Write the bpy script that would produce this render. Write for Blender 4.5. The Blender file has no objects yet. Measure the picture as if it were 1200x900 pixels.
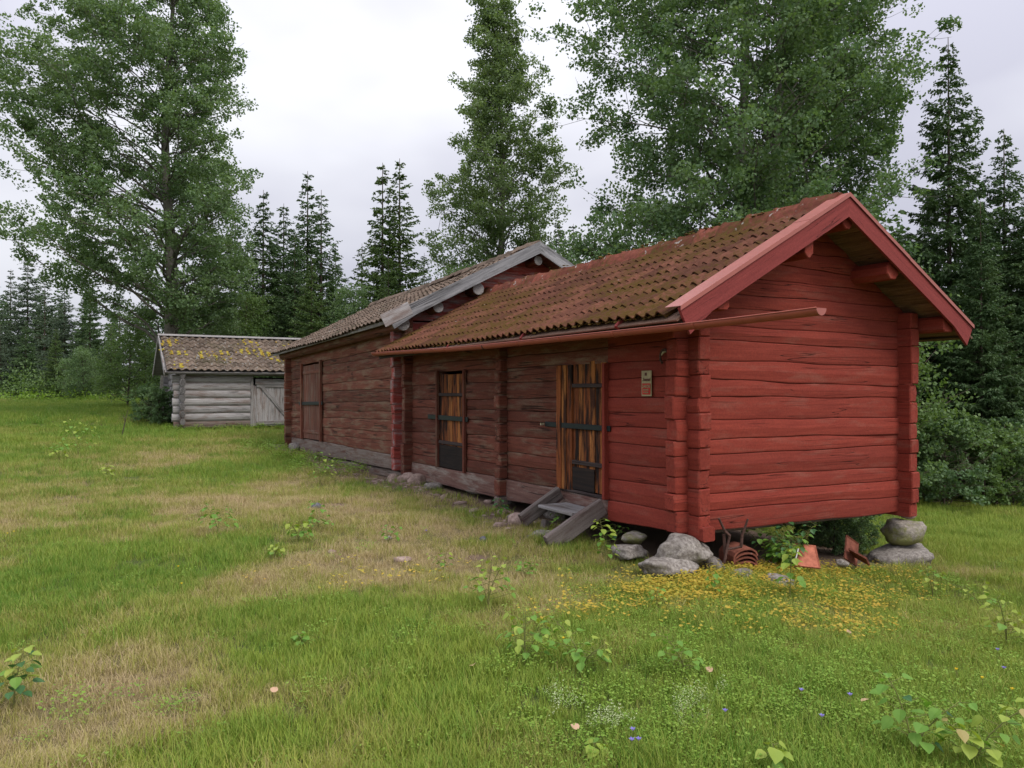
import bpy, bmesh, math, random
import numpy as np
from mathutils import Vector, Matrix, Euler
R = random.Random(7)
NR = np.random.default_rng(11)
sc = bpy.context.scene
C = bpy.data.collections.new('scene_objects'); sc.collection.children.link(C)

# ------------------------------------------------------------------ camera
F = 865.0; HZ = 457.0; EYE = 1.6            # focal length in px of a 1200 px frame, horizon row, eye height
cd = bpy.data.cameras.new('camera'); cam = bpy.data.objects.new('camera', cd); sc.collection.objects.link(cam)
cam.location = (0, 0, EYE)
cam.rotation_euler = (math.radians(90) + math.atan((HZ-450)/F), 0, 0)
cd.sensor_width = 36; cd.lens = F/1200*36; cd.clip_start = 0.05; cd.clip_end = 3000
sc.camera = cam

# ------------------------------------------------------------------ sky and sun (overcast)
SUN_EL, SUN_AZ = math.radians(50), math.radians(132)      # azimuth clockwise from +Y: behind the camera, to the right
w = bpy.data.worlds.new('World'); sc.world = w; w.use_nodes = True
nt = w.node_tree; nt.nodes.clear()
def wn(t, **k):
    n = nt.nodes.new(t)
    for a, b in k.items(): setattr(n, a, b)
    return n
L = nt.links.new
sky = wn('ShaderNodeTexSky', sky_type='NISHITA', sun_disc=False, sun_elevation=SUN_EL, sun_rotation=SUN_AZ)
bg1 = wn('ShaderNodeBackground'); bg1.inputs[1].default_value = 0.10; L(sky.outputs[0], bg1.inputs[0])
tc = wn('ShaderNodeTexCoord')
sep = wn('ShaderNodeSeparateXYZ'); L(tc.outputs['Generated'], sep.inputs[0])
mp = wn('ShaderNodeMapping'); mp.inputs['Scale'].default_value = (1.3, 1.3, 2.6); mp.inputs['Location'].default_value = (0.35, 0.2, 0.1)
L(tc.outputs['Generated'], mp.inputs[0])
nz = wn('ShaderNodeTexNoise'); nz.inputs['Scale'].default_value = 1.6; nz.inputs['Detail'].default_value = 4; nz.inputs['Roughness'].default_value = 0.45
L(mp.outputs[0], nz.inputs['Vector'])
cr = wn('ShaderNodeValToRGB'); cr.color_ramp.elements[0].position = 0.38; cr.color_ramp.elements[1].position = 0.68
cr.color_ramp.elements[0].color = (0.50, 0.50, 0.585, 1); cr.color_ramp.elements[1].color = (0.77, 0.775, 0.82, 1)
L(nz.outputs[0], cr.inputs[0])
el = wn('ShaderNodeMapRange'); el.inputs['From Min'].default_value = 0; el.inputs['From Max'].default_value = 1
el.inputs['To Min'].default_value = 0.88; el.inputs['To Max'].default_value = 2.6
sq = wn('ShaderNodeMath', operation='MULTIPLY'); L(sep.outputs[2], sq.inputs[0]); L(sep.outputs[2], sq.inputs[1]); L(sq.outputs[0], el.inputs[0])
bg2 = wn('ShaderNodeBackground'); L(cr.outputs[0], bg2.inputs[0]); L(el.outputs[0], bg2.inputs[1])
mxs = wn('ShaderNodeMixShader'); mxs.inputs[0].default_value = 0.94; L(bg1.outputs[0], mxs.inputs[1]); L(bg2.outputs[0], mxs.inputs[2])
out = wn('ShaderNodeOutputWorld'); L(mxs.outputs[0], out.inputs[0])
sd = bpy.data.lights.new('sun', 'SUN'); sun = bpy.data.objects.new('sun', sd); sc.collection.objects.link(sun)
sd.energy = 1.5; sd.angle = math.radians(25); sd.color = (1.0, 0.93, 0.82)
sdir = Vector((math.sin(SUN_AZ)*math.cos(SUN_EL), math.cos(SUN_AZ)*math.cos(SUN_EL), math.sin(SUN_EL)))
sun.rotation_euler = (-sdir).to_track_quat('-Z', 'Y').to_euler()
sc.view_settings.view_transform = 'Standard'; sc.view_settings.look = 'None'
sc.view_settings.exposure = 0.40; sc.view_settings.gamma = 1.0

# ------------------------------------------------------------------ materials
class NB:
    def __init__(s, name):
        s.m = bpy.data.materials.new(name); s.m.use_nodes = True; s.t = s.m.node_tree
        s.p = s.t.nodes['Principled BSDF']; s.o = s.t.nodes['Material Output']
        s.p.inputs['Specular IOR Level'].default_value = 0.25
    def n(s, t, ins=None, **k):
        n = s.t.nodes.new(t)
        for a, b in k.items(): setattr(n, a, b)
        for a, b in (ins or {}).items(): s.i(n.inputs[a], b)
        return n
    def i(s, sock, v):
        if isinstance(v, bpy.types.NodeSocket): s.t.links.new(v, sock)
        else:
            if isinstance(v, tuple) and len(v) == 3 and sock.type == 'RGBA': v = (*v, 1)
            sock.default_value = v
    def math(s, op, a, b=0.5, c=None, clamp=False):
        n = s.n('ShaderNodeMath', operation=op, use_clamp=clamp); s.i(n.inputs[0], a); s.i(n.inputs[1], b)
        if c is not None: s.i(n.inputs[2], c)
        return n.outputs[0]
    def mix(s, f, a, b, mode='MIX'):
        n = s.n('ShaderNodeMix', data_type='RGBA', blend_type=mode); s.i(n.inputs[0], f); s.i(n.inputs[6], a); s.i(n.inputs[7], b)
        return n.outputs[2]
    def noise(s, vec, scale, detail=4, rough=0.5):
        n = s.n('ShaderNodeTexNoise', {'Scale': scale, 'Detail': detail, 'Roughness': rough})
        if vec is not None: s.i(n.inputs['Vector'], vec)
        return n.outputs['Fac']
    def mapv(s, vec, scale, loc=(0,0,0)):
        return s.n('ShaderNodeMapping', {'Vector': vec, 'Scale': scale, 'Location': loc}).outputs[0]
    def rng(s, v, a, b, c=0.0, d=1.0):
        return s.n('ShaderNodeMapRange', {0: v, 1: a, 2: b, 3: c, 4: d}).outputs[0]
    def objvec(s, spread=40.0):
        tc = s.n('ShaderNodeTexCoord'); oi = s.n('ShaderNodeObjectInfo')
        c = s.n('ShaderNodeCombineXYZ', {0: s.math('MULTIPLY', oi.outputs['Random'], spread), 1: s.math('MULTIPLY', oi.outputs['Random'], spread*1.7), 2: 0.0})
        return s.n('ShaderNodeVectorMath', {0: tc.outputs['Object'], 1: c.outputs[0]}, operation='ADD').outputs[0], oi.outputs['Random']
    def pos(s): return s.n('ShaderNodeNewGeometry').outputs['Position']
    def island(s): return s.n('ShaderNodeNewGeometry').outputs['Random Per Island']
    def bump(s, h, st, dist=0.02):
        s.i(s.p.inputs['Normal'], s.n('ShaderNodeBump', {'Height': h, 'Strength': st, 'Distance': dist}).outputs[0])
    def base(s, c): s.i(s.p.inputs['Base Color'], c)

def wood(name, a, b, worn=None, wear=0.0, crack=0.012, rough=0.85, var=0.25, grain=1.0, spots=None):
    m = NB(name); v, r = m.objvec()
    g = m.noise(m.mapv(v, (0.9*grain, 14*grain, 16*grain)), 2.2, 6, 0.62)
    c = m.mix(m.rng(g, 0.35, 0.68), a, b)
    hgt = g
    if worn:
        wn_ = m.noise(m.mapv(v, (0.8, 3.5, 4.5)), 2.0, 5, 0.65)
        c = m.mix(m.rng(wn_, 0.62-wear*0.4, 0.80-wear*0.4), c, worn)
    if spots:
        sp = m.noise(m.mapv(v, (0.8, 6, 6.5)), 1.9, 4, 0.6)
        c = m.mix(m.rng(sp, 0.46, 0.58), c, spots)
    fr = m.rng(m.noise(v, 60, 2), 0.3, 0.7, 0.86, 1.12)
    c = m.mix(1.0, c, m.n('ShaderNodeCombineColor', {0: fr, 1: fr, 2: fr}).outputs[0], 'MULTIPLY')
    cn = m.noise(m.mapv(v, (0.26, 5, 10)), 1.3, 2, 0.45)
    k = m.math('ABSOLUTE', m.math('SUBTRACT', cn, 0.5))
    gate = m.rng(m.noise(m.mapv(v, (1.1, 1, 1)), 1.3, 1), 0.5, 0.58)
    line = m.math('MULTIPLY', m.rng(k, 0.0, crack, 1.0, 0.0), gate)
    c = m.mix(m.math('MULTIPLY', line, 0.85), c, tuple(x*0.12 for x in a))
    tone = m.rng(r, 0, 1, 1-var, 1+var*0.6)
    c = m.mix(1.0, c, m.n('ShaderNodeCombineColor', {0: tone, 1: tone, 2: tone}).outputs[0], 'MULTIPLY')
    m.base(c); m.p.inputs['Roughness'].default_value = rough
    m.bump(m.math('SUBTRACT', m.math('MULTIPLY', g, 0.35), line), 0.8, 0.008)
    return m.m
M = {}
M['sill'] = wood('worn_sill', (0.12, 0.06, 0.05), (0.19, 0.11, 0.09), worn=(0.26, 0.22, 0.19), wear=0.3, crack=0.014)
M['step_wood'] = wood('doorstep_wood', (0.13, 0.105, 0.095), (0.27, 0.235, 0.215), worn=(0.09, 0.05, 0.045), wear=0.32, crack=0.02, grain=.8)
M['red'] = wood('falu_red', (0.205, 0.031, 0.021), (0.270, 0.046, 0.030), worn=(0.25, 0.070, 0.050), wear=0.22, crack=0.008, var=0.15)
M['red_board'] = wood('falu_red_board', (0.20, 0.036, 0.034), (0.26, 0.050, 0.046), crack=0.0045, var=0.08)
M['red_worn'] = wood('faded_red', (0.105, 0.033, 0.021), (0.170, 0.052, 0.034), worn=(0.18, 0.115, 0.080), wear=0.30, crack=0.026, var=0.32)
M['red_old'] = wood('old_red', (0.12, 0.041, 0.026), (0.205, 0.070, 0.044), worn=(0.20, 0.13, 0.085), wear=0.36, crack=0.034, var=0.32)
M['red_gable_old'] = wood('old_gable_red', (0.26, 0.045, 0.035), (0.34, 0.075, 0.06), worn=(0.30, 0.24, 0.235), wear=0.42, crack=0.012, var=0.2)
M['grey_wood'] = wood('grey_weathered_wood', (0.23, 0.215, 0.21), (0.36, 0.345, 0.345), worn=(0.16, 0.135, 0.12), wear=0.25, crack=0.014, var=0.2)
M['grey_sill'] = wood('grey_brown_sill', (0.13, 0.10, 0.085), (0.22, 0.18, 0.155), worn=(0.11, 0.05, 0.035), wear=0.3, crack=0.016)
M['grey_pale'] = wood('pale_weathered_wood', (0.25, 0.235, 0.235), (0.42, 0.405, 0.405), worn=(0.20, 0.155, 0.14), wear=0.32, crack=0.012, var=0.16)
M['barge_grey'] = wood('grey_barge_wood', (0.17, 0.17, 0.18), (0.36, 0.36, 0.375), worn=(0.07, 0.07, 0.07), wear=0.25, crack=0.02, grain=0.8)
M['tar'] = wood('tarred_plank', (0.14, 0.038, 0.014), (0.31, 0.098, 0.028), spots=(0.018, 0.010, 0.008), crack=0.008, var=0.35)
M['tar_light'] = wood('tarred_plank_light', (0.26, 0.085, 0.024), (0.46, 0.19, 0.055), spots=(0.05, 0.018, 0.010), crack=0.008, var=0.2)
M['tar_dark'] = wood('charred_plank', (0.012, 0.010, 0.010), (0.03, 0.02, 0.016), crack=0.006, var=0.2)
M['old_door'] = wood('old_red_plank', (0.12, 0.045, 0.030), (0.22, 0.085, 0.055), worn=(0.20, 0.13, 0.10), wear=0.40, crack=0.008)
M['soffit'] = wood('brown_soffit_board', (0.15, 0.085, 0.06), (0.27, 0.165, 0.12), worn=(0.08, 0.04, 0.03), wear=0.25, crack=0.006)
M['dark_wood'] = wood('dark_batten', (0.035, 0.025, 0.025), (0.08, 0.06, 0.055), crack=0.01)
def plain(name, col, rough=0.6, metal=0.0, nscale=30, nv=0.2, bump=0.1):
    m = NB(name); v, r = m.objvec(); n = m.noise(v, nscale, 5, 0.6); f = m.rng(n, 0.3, 0.7, 1-nv, 1+nv)
    m.base(m.mix(1.0, col, m.n('ShaderNodeCombineColor', {0: f, 1: f, 2: f}).outputs[0], 'MULTIPLY'))
    m.p.inputs['Roughness'].default_value = rough; m.p.inputs['Metallic'].default_value = metal
    m.bump(n, bump, 0.005); return m.m
M['iron'] = plain('black_iron', (0.018, 0.026, 0.028), 0.45, 0.3, 50, 0.3)
M['rust'] = plain('rusty_iron', (0.10, 0.055, 0.045), 0.8, 0.2, 40, 0.5, 0.3)
M['brass'] = plain('pale_padlock', (0.45, 0.40, 0.28), 0.5, 0.3)
M['gutter'] = plain('gutter_red_metal', (0.34, 0.085, 0.055), 0.42, 0.0, 8, 0.12, 0.03)
M['cap'] = plain('barge_cap_metal', (0.36, 0.12, 0.10), 0.33, 0.0, 8, 0.08, 0.02)
M['sign_cream'] = plain('sign_cream', (0.36, 0.30, 0.17), 0.45, 0, 20, 0.15, 0.0)
M['sign_red'] = plain('sign_red', (0.48, 0.03, 0.02), 0.45, 0, 20, 0.1, 0.0)
M['sign_ink'] = plain('sign_ink', (0.10, 0.03, 0.025), 0.6, 0, 20, 0.1, 0.0)
M['pale_stick'] = plain('pale_lath', (0.48, 0.46, 0.44), 0.7)
M['soil_dark'] = plain('dark_soil', (0.035, 0.025, 0.018), 0.95, 0, 12, 0.5, 0.5)

def tile_mat(name, a, b, moss, mossamt, lich, lichamt, yellow=None, yamt=0.0, valley=False):
    m = NB(name); P = m.pos(); oi = m.n('ShaderNodeObjectInfo').outputs['Random']; isl = m.island()
    rr = m.math('FRACT', m.math('ADD', oi, isl))
    c = m.mix(rr, a, b)
    n1 = m.noise(P, 14, 6, 0.7); f = m.rng(n1, 0.3, 0.7, 0.62, 1.28)
    c = m.mix(1.0, c, m.n('ShaderNodeCombineColor', {0: f, 1: f, 2: f}).outputs[0], 'MULTIPLY')
    n2 = m.noise(P, 1.1, 3, 0.6); n3 = m.noise(P, 16, 6, 0.75)
    mm = m.rng(m.math('ADD', m.math('MULTIPLY', n2, 0.6), m.math('MULTIPLY', n3, 0.7)), 0.76-mossamt, 0.92-mossamt)
    c = m.mix(mm, c, m.mix(m.noise(P, 5, 3), tuple(x*0.55 for x in moss), moss))
    if valley:
        oz = m.n('ShaderNodeSeparateXYZ', {0: m.n('ShaderNodeTexCoord').outputs['Object']}).outputs[2]
        vm = m.math('MULTIPLY', m.rng(oz, 0.004, 0.030, 1.0, 0.0), m.rng(m.noise(P, 7, 4, 0.6), 0.34, 0.52))
        c = m.mix(m.math('MULTIPLY', vm, 0.85), c, moss)
    n4 = m.noise(P, 9, 4, 0.6)
    c = m.mix(m.rng(n4, 0.70-lichamt, 0.74-lichamt), c, lich)
    if yellow:
        n5 = m.noise(m.mapv(P, (1,1,1), (5,3,1)), 3.2, 5, 0.65)
        c = m.mix(m.rng(n5, 0.66-yamt, 0.70-yamt), c, yellow)
    m.base(c); m.p.inputs['Roughness'].default_value = 0.95; m.p.inputs['Specular IOR Level'].default_value = 0.08
    m.bump(m.math('ADD', n3, n1), 0.5, 0.012); return m.m
M['tile_red'] = tile_mat('red_clay_tile', (0.080, 0.034, 0.023), (0.155, 0.064, 0.042), (0.098, 0.060, 0.016), 0.165, (0.26, 0.23, 0.20), -0.01, valley=True)
M['ridge_red'] = tile_mat('red_ridge_tile', (0.13, 0.044, 0.030), (0.22, 0.072, 0.050), (0.12, 0.08, 0.025), 0.12, (0.36, 0.33, 0.30), 0.07)
M['tile_grey'] = tile_mat('grey_brown_tile', (0.095, 0.070, 0.054), (0.19, 0.140, 0.108), (0.08, 0.075, 0.045), 0.08, (0.24, 0.22, 0.19), 0.08)
M['tile_lichen'] = tile_mat('lichened_tile', (0.105, 0.080, 0.062), (0.21, 0.160, 0.125), (0.10, 0.10, 0.045), 0.08, (0.30, 0.29, 0.27), 0.10)
M['tile_new'] = tile_mat('orange_clay_tile', (0.40, 0.13, 0.08), (0.50, 0.18, 0.12), (0.2, 0.1, 0.06), 0.0, (0.4, 0.3, 0.25), -0.05)
M['tile_brown'] = tile_mat('brown_clay_tile', (0.17, 0.062, 0.042), (0.27, 0.10, 0.07), (0.10, 0.06, 0.04), 0.04, (0.3, 0.25, 0.22), 0.0)
def moss_mat(name, a, b):
    m = NB(name); P = m.pos(); m.base(m.mix(m.math('FRACT', m.math('ADD', m.island(), m.math('MULTIPLY', m.noise(P, 20, 4), 0.4))), a, b)); m.p.inputs['Roughness'].default_value = 1
    m.bump(m.noise(P, 120, 4), 0.8, 0.01); return m.m
M['moss'] = moss_mat('roof_moss', (0.085, 0.052, 0.016), (0.19, 0.13, 0.028))
M['lichen_yellow'] = moss_mat('yellow_lichen', (0.42, 0.24, 0.025), (0.34, 0.33, 0.06))
def stone_mat(name, a, b, moss=None, ma=0.0):
    m = NB(name); v, r = m.objvec(); n = m.noise(v, 26, 6, 0.7); n2 = m.noise(v, 3, 5, 0.6)
    c = m.mix(m.rng(n, 0.38, 0.62), a, b); c = m.mix(m.rng(n2, 0.42, 0.66, 0, 0.65), c, tuple(x*0.6 for x in a))
    sp = m.n('ShaderNodeTexVoronoi', {'Vector': v, 'Scale': 55.0}).outputs['Distance']
    c = m.mix(m.rng(sp, 0.12, 0.2, 0.7, 0), c, (0.05, 0.045, 0.045))
    if moss:
        nm = m.n('ShaderNodeSeparateXYZ', {0: m.n('ShaderNodeTexCoord').outputs['Object']}).outputs[2]
        c = m.mix(m.rng(m.math('SUBTRACT', m.noise(v, 6, 5, 0.7), m.math('MULTIPLY', nm, 0.8)), 0.55-ma, 0.7-ma, 0, 0.8), c, moss)
    m.base(c); m.p.inputs['Roughness'].default_value = 0.9; m.bump(m.math('ADD', n, m.math('MULTIPLY', n2, 2.0)), 0.7, 0.015); return m.m
M['granite'] = stone_mat('grey_granite', (0.15, 0.13, 0.115), (0.36, 0.33, 0.30), (0.12, 0.12, 0.055), -.02)
M['granite_moss'] = stone_mat('mossy_granite', (0.22, 0.195, 0.165), (0.40, 0.36, 0.31), (0.20, 0.21, 0.05), 0.14)
M['stone_pink'] = stone_mat('pinkish_stone', (0.24, 0.17, 0.14), (0.40, 0.30, 0.26))
M['stone_dark'] = stone_mat('dark_blue_stone', (0.10, 0.10, 0.12), (0.2, 0.2, 0.23))

def leaf_mat(name, a, b, trans=0.36, nscale=0.8, rough=0.5, inst=False):
    m = NB(name); P = m.pos(); isl = m.island()
    t = m.math('ADD', m.math('MULTIPLY', isl, 0.6), m.math('MULTIPLY', m.rng(m.noise(P, nscale, 3), 0.35, 0.65), 0.5))
    c = m.mix(t, a, b); m.base(c); m.p.inputs['Roughness'].default_value = rough
    tr = m.n('ShaderNodeBsdfTranslucent', {'Color': m.mix(1.0, c, (1.25, 1.3, 0.6), 'MULTIPLY')})
    mx = m.n('ShaderNodeMixShader', {0: trans, 1: m.p.outputs[0], 2: tr.outputs[0]})
    m.t.links.new(mx.outputs[0], m.o.inputs[0]); return m.m
M['aspen_leaf'] = leaf_mat('aspen_leaf', (0.100, 0.178, 0.080), (0.195, 0.285, 0.135))
M['aspen_leaf_b'] = leaf_mat('aspen_leaf_light', (0.105, 0.170, 0.072), (0.200, 0.275, 0.122))
M['aspen_leaf_c'] = leaf_mat('aspen_leaf_dark', (0.082, 0.158, 0.070), (0.178, 0.268, 0.122))
M['birch_leaf'] = leaf_mat('birch_leaf', (0.075, 0.14, 0.045), (0.165, 0.25, 0.085))
M['needle'] = leaf_mat('spruce_needle', (0.048, 0.100, 0.040), (0.105, 0.168, 0.064), 0.2, 1.2)
M['needle_hazed'] = leaf_mat('hazed_spruce_needle', (0.060, 0.098, 0.066), (0.115, 0.160, 0.096), 0.2, 0.6)  # distant spruces: haze put into the colour, paler and bluer
M['needle_light'] = leaf_mat('bright_spruce_needle', (0.058, 0.115, 0.030), (0.125, 0.185, 0.055), 0.2, 1.2)
M['sap_green'] = leaf_mat('sapling_leaf_green', (0.12, 0.26, 0.04), (0.22, 0.38, 0.07), 0.35, 8)
M['sap_yellow'] = leaf_mat('sapling_leaf_yellow', (0.24, 0.34, 0.05), (0.36, 0.42, 0.08), 0.3, 8)
M['sap_dark'] = leaf_mat('sapling_leaf_dark', (0.04, 0.12, 0.04), (0.08, 0.18, 0.06), 0.25, 8)
M['sap_pink'] = leaf_mat('sapling_leaf_tan', (0.32, 0.27, 0.10), (0.42, 0.34, 0.13), 0.25, 8)
M['yellow_cover'] = leaf_mat('yellow_cover_leaf', (0.32, 0.35, 0.05), (0.58, 0.38, 0.06), 0.3, 5)
M['clover'] = leaf_mat('clover_leaf', (0.14, 0.27, 0.03), (0.26, 0.38, 0.06), 0.3, 3)
M['flower_blue'] = leaf_mat('bellflower_petal', (0.25, 0.20, 0.62), (0.32, 0.27, 0.75), 0.3)
M['flower_yellow'] = leaf_mat('buttercup_petal', (0.75, 0.50, 0.02), (0.8, 0.6, 0.05), 0.2)
M['flower_white'] = leaf_mat('bedstraw_bloom', (0.36, 0.44, 0.20), (0.50, 0.55, 0.32), 0.2)
M['leaf_pink'] = leaf_mat('fallen_leaf', (0.55, 0.33, 0.22), (0.6, 0.42, 0.28), 0.2)
M['stem'] = plain('green_stem', (0.16, 0.17, 0.05), 0.7)
M['aspen_bark'] = plain('aspen_bark', (0.15, 0.14, 0.12), 0.9, 0, 5, 0.45, 0.6)
M['spruce_bark'] = plain('spruce_bark', (0.09, 0.07, 0.055), 0.95, 0, 8, 0.4, 0.6)
# grass: 'dry' (0 lush .. 1 straw) rides on each point as an attribute
m = NB('grass_blade'); at = m.n('ShaderNodeAttribute', attribute_type='INSTANCER', attribute_name='dry').outputs['Fac']
at2 = m.n('ShaderNodeAttribute', attribute_type='INSTANCER', attribute_name='tone').outputs['Fac']
isl = m.island(); sv = m.math('ADD', at, m.math('MULTIPLY', m.math('SUBTRACT', isl, 0.5), 0.45), clamp=True)
cg = m.mix(at2, (0.11, 0.245, 0.026), (0.34, 0.41, 0.06)); cd_ = m.mix(isl, (0.36, 0.275, 0.125), (0.58, 0.46, 0.27))
cm = m.mix(m.rng(sv, 0.05, 0.5), cg, (0.36, 0.34, 0.085)); c = m.mix(m.rng(sv, 0.45, 0.9), cm, cd_)
m.base(c); m.p.inputs['Roughness'].default_value = 0.6
tr = m.n('ShaderNodeBsdfTranslucent', {'Color': c}); mx = m.n('ShaderNodeMixShader', {0: 0.3, 1: m.p.outputs[0], 2: tr.outputs[0]})
m.t.links.new(mx.outputs[0], m.o.inputs[0]); M['grass'] = m.m
m = NB('meadow_ground'); at = m.n('ShaderNodeAttribute', attribute_type='GEOMETRY', attribute_name='dry').outputs['Fac']
so = m.n('ShaderNodeAttribute', attribute_type='GEOMETRY', attribute_name='soil').outputs['Fac']
P = m.pos(); n1 = m.noise(P, 9, 6, 0.7); n2 = m.noise(P, 60, 4, 0.7)
dd = m.math('ADD', at, m.math('MULTIPLY', m.math('SUBTRACT', n1, 0.5), 0.7), clamp=True)
c = m.mix(m.rng(dd, 0.0, 0.5), (0.07, 0.10, 0.018), (0.15, 0.13, 0.045)); c = m.mix(m.rng(dd, 0.45, 0.95), c, (0.24, 0.175, 0.095))
c = m.mix(m.rng(n2, 0.3, 0.7, 0.5, 0.0), c, (0.07, 0.07, 0.025))
c = m.mix(m.rng(m.math('ADD', so, m.math('MULTIPLY', m.math('SUBTRACT', n1, 0.5), 0.8)), 0.35, 0.65), c, m.mix(n2, (0.10, 0.065, 0.045), (0.24, 0.17, 0.125)))
m.base(c); m.p.inputs['Roughness'].default_value = 0.95; m.bump(m.math('ADD', n1, n2), 0.8, 0.03); M['ground'] = m.m

# ------------------------------------------------------------------ helpers
def mesh_of(name, V, Fc, mat, smooth=False):
    me = bpy.data.meshes.new(name)
    if isinstance(V, np.ndarray) and isinstance(Fc, np.ndarray):
        k = Fc.shape[1]; me.vertices.add(len(V)); me.vertices.foreach_set('co', V.astype(np.float32).ravel())
        me.loops.add(Fc.size); me.loops.foreach_set('vertex_index', Fc.astype(np.int32).ravel())
        me.polygons.add(len(Fc)); me.polygons.foreach_set('loop_start', np.arange(0, Fc.size, k, dtype=np.int32))
        me.update(calc_edges=True)
    else:
        me.from_pydata([tuple(v) for v in V], [], [tuple(f) for f in Fc]); me.update()
    for mt in (mat if isinstance(mat, (list, tuple)) else [mat]): me.materials.append(mt)
    if smooth: me.polygons.foreach_set('use_smooth', [True]*len(me.polygons))
    return me
def ob(name, me, parent=None, loc=(0,0,0), rot=None, scale=None):
    o = bpy.data.objects.new(name, me); C.objects.link(o); o.parent = parent; o.location = loc
    if rot is not None:
        if isinstance(rot, Matrix): o.rotation_euler = rot.to_euler()
        else: o.rotation_euler = rot
    if scale is not None: o.scale = (scale,)*3 if isinstance(scale, (int, float)) else scale
    return o
def tag(o, label=None, cat=None, group=None, kind=None):
    if label: o['label'] = label
    if cat: o['category'] = cat
    if group: o['group'] = group
    if kind: o['kind'] = kind
    return o
def thing(name, label, cat, loc=(0,0,0), rz=0, group=None):
    return tag(ob(name, None, None, loc, (0, 0, rz)), label, cat, group)
def wob(seed, s, amp, f=1.0):
    r = random.Random(seed*7919+13); t = 0
    for k in range(4): t += math.sin(s*f*(0.9+1.7*k)*(0.8+0.4*r.random()) + r.random()*6.28)/(1+k)
    return amp*t*0.6
# loft: list of rings (equal length) -> closed tube with caps
def loft(rings, cap=True, closed=True):
    V = [p for r in rings for p in r]; n = len(rings[0]); Fc = []
    for i in range(len(rings)-1):
        for j in range(n if closed else n-1):
            a = i*n+j; b = i*n+(j+1) % n; Fc.append((a, b, b+n, a+n))
    if cap and closed: Fc.append(tuple(range(n))[::-1]); Fc.append(tuple((len(rings)-1)*n+j for j in range(n)))
    return V, Fc
def beam_mesh(name, length, wid, thk, mat, bev=0.006, seed=0, wav=0.003, seg=None, taper=1.0):
    """board along local x, width along z (0..wid), thickness along y (0..thk)"""
    seg = seg or max(2, int(length/0.5)); rings = []
    for i in range(seg+1):
        x = length*i/seg; k = 1+(taper-1)*i/seg
        a = wob(seed, x, wav); b = wid*k+wob(seed+1, x, wav); y0 = wob(seed+2, x, wav*0.6)
        rings.append([(x, y0+bev, a), (x, y0, a+bev), (x, y0, b-bev), (x, y0+bev, b), (x, y0+thk-bev, b), (x, y0+thk, b-bev), (x, y0+thk, a+bev), (x, y0+thk-bev, a)])
    return mesh_of(name, *loft(rings), mat)
def board(name, parent, p0, p1, wid, thk, mat, zdir=(0,0,1), seed=None, **k):
    """board from p0 to p1 (lower-outer edge), widening along zdir, thickness to the side x cross"""
    p0 = Vector(p0); p1 = Vector(p1); X = (p1-p0).normalized(); Z = Vector(zdir); Y = Z.cross(X).normalized(); Z = X.cross(Y)
    me = beam_mesh(name, (p1-p0).length, wid, thk, mat, seed=R.randrange(9999) if seed is None else seed, **k)
    return ob(name, me, parent, p0, Matrix((X, Y, Z)).transposed())
def tube(pts, rad, n=7, closed_cap=True):
    rings = []; pts = [Vector(p) for p in pts]
    up = Vector((0.13, 0.21, 1)).normalized()
    for i, p in enumerate(pts):
        t = (pts[min(i+1, len(pts)-1)]-pts[max(i-1, 0)]).normalized()
        a = t.cross(up)
        if a.length < 0.05: a = t.cross(Vector((1, 0, 0)))
        a.normalize(); b = t.cross(a); r = rad[i] if isinstance(rad, (list, tuple)) else rad
        rings.append([tuple(p+a*math.cos(j*2*math.pi/n)*r+b*math.sin(j*2*math.pi/n)*r) for j in range(n)])
    return loft(rings)
def join(*parts):
    V, Fc = [], []
    for v, f in parts:
        o = len(V); V += list(v); Fc += [tuple(i+o for i in q) for q in f]
    return V, Fc

# ------------------------------------------------------------------ terrain
TP = np.array([(0,-4,0),(-4,-4,0),(4,-4,-.05),(0,0,0),(-3,3,0),(3,3,-.1),(0,5,-.02),(-6,6,.03),(7,4,-.35),(5.3,7.4,-.5),(1.5,6.5,-.12),(.4,7.7,-.09),(-.2,9.9,-.07),(-1.9,13.1,-.05),(-6,20.5,-.08),(-.45,10.4,-.03),(.25,9.1,-.05),(-1.4,12.0,-.03),
 (-3,13,-.08),(4.7,8.7,-.47),(3,7.7,-.3),(3.6,10.5,-.5),(6.9,12,-.68),(12.7,20,-1.25),(9,9,-.6),(20,18,-1.5),(5,16,-.6),(-2,18,-.2),(-9,25,.2),(-12,25.5,.28),(-11,18,.12),(-8,12,.05),(-20,18,.3),(-20,28,.55),(-20,45,1.05),(-40,45,1.15),(-32,32,.8),
 (0,45,.5),(25,45,-1.2),(50,50,-1.2),(-60,90,2.5),(0,100,1.5),(70,90,-.5),(-60,10,.8),(60,0,-1.5),(-40,-40,0),(40,-40,-.8)], float)
def kern(r): return np.sqrt(r*r+4.0)
_A = kern(np.linalg.norm(TP[:, None, :2]-TP[None, :, :2], axis=2)); n_ = len(TP)
_Pm = np.c_[np.ones(n_), TP[:, :2]]
_K = np.block([[_A-0.02*np.eye(n_), _Pm], [_Pm.T, np.zeros((3, 3))]])
_W = np.linalg.solve(_K, np.r_[TP[:, 2], 0, 0, 0])
def terr(X, Y):
    X = np.asarray(X, float); Y = np.asarray(Y, float); sh = X.shape; x = X.ravel(); y = Y.ravel()
    cx = np.clip(x, -75, 75); cy = np.clip(y, -45, 105)
    d = kern(np.hypot(cx[:, None]-TP[None, :, 0], cy[:, None]-TP[None, :, 1]))
    z = d @ _W[:n_] + _W[n_] + _W[n_+1]*cx + _W[n_+2]*cy
    z += 0.018*np.sin(x*1.7+y*0.6)*np.sin(y*1.3-x*0.5) + 0.008*np.sin(x*4.1+1)*np.sin(y*3.7)
    return z.reshape(sh)
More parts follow.
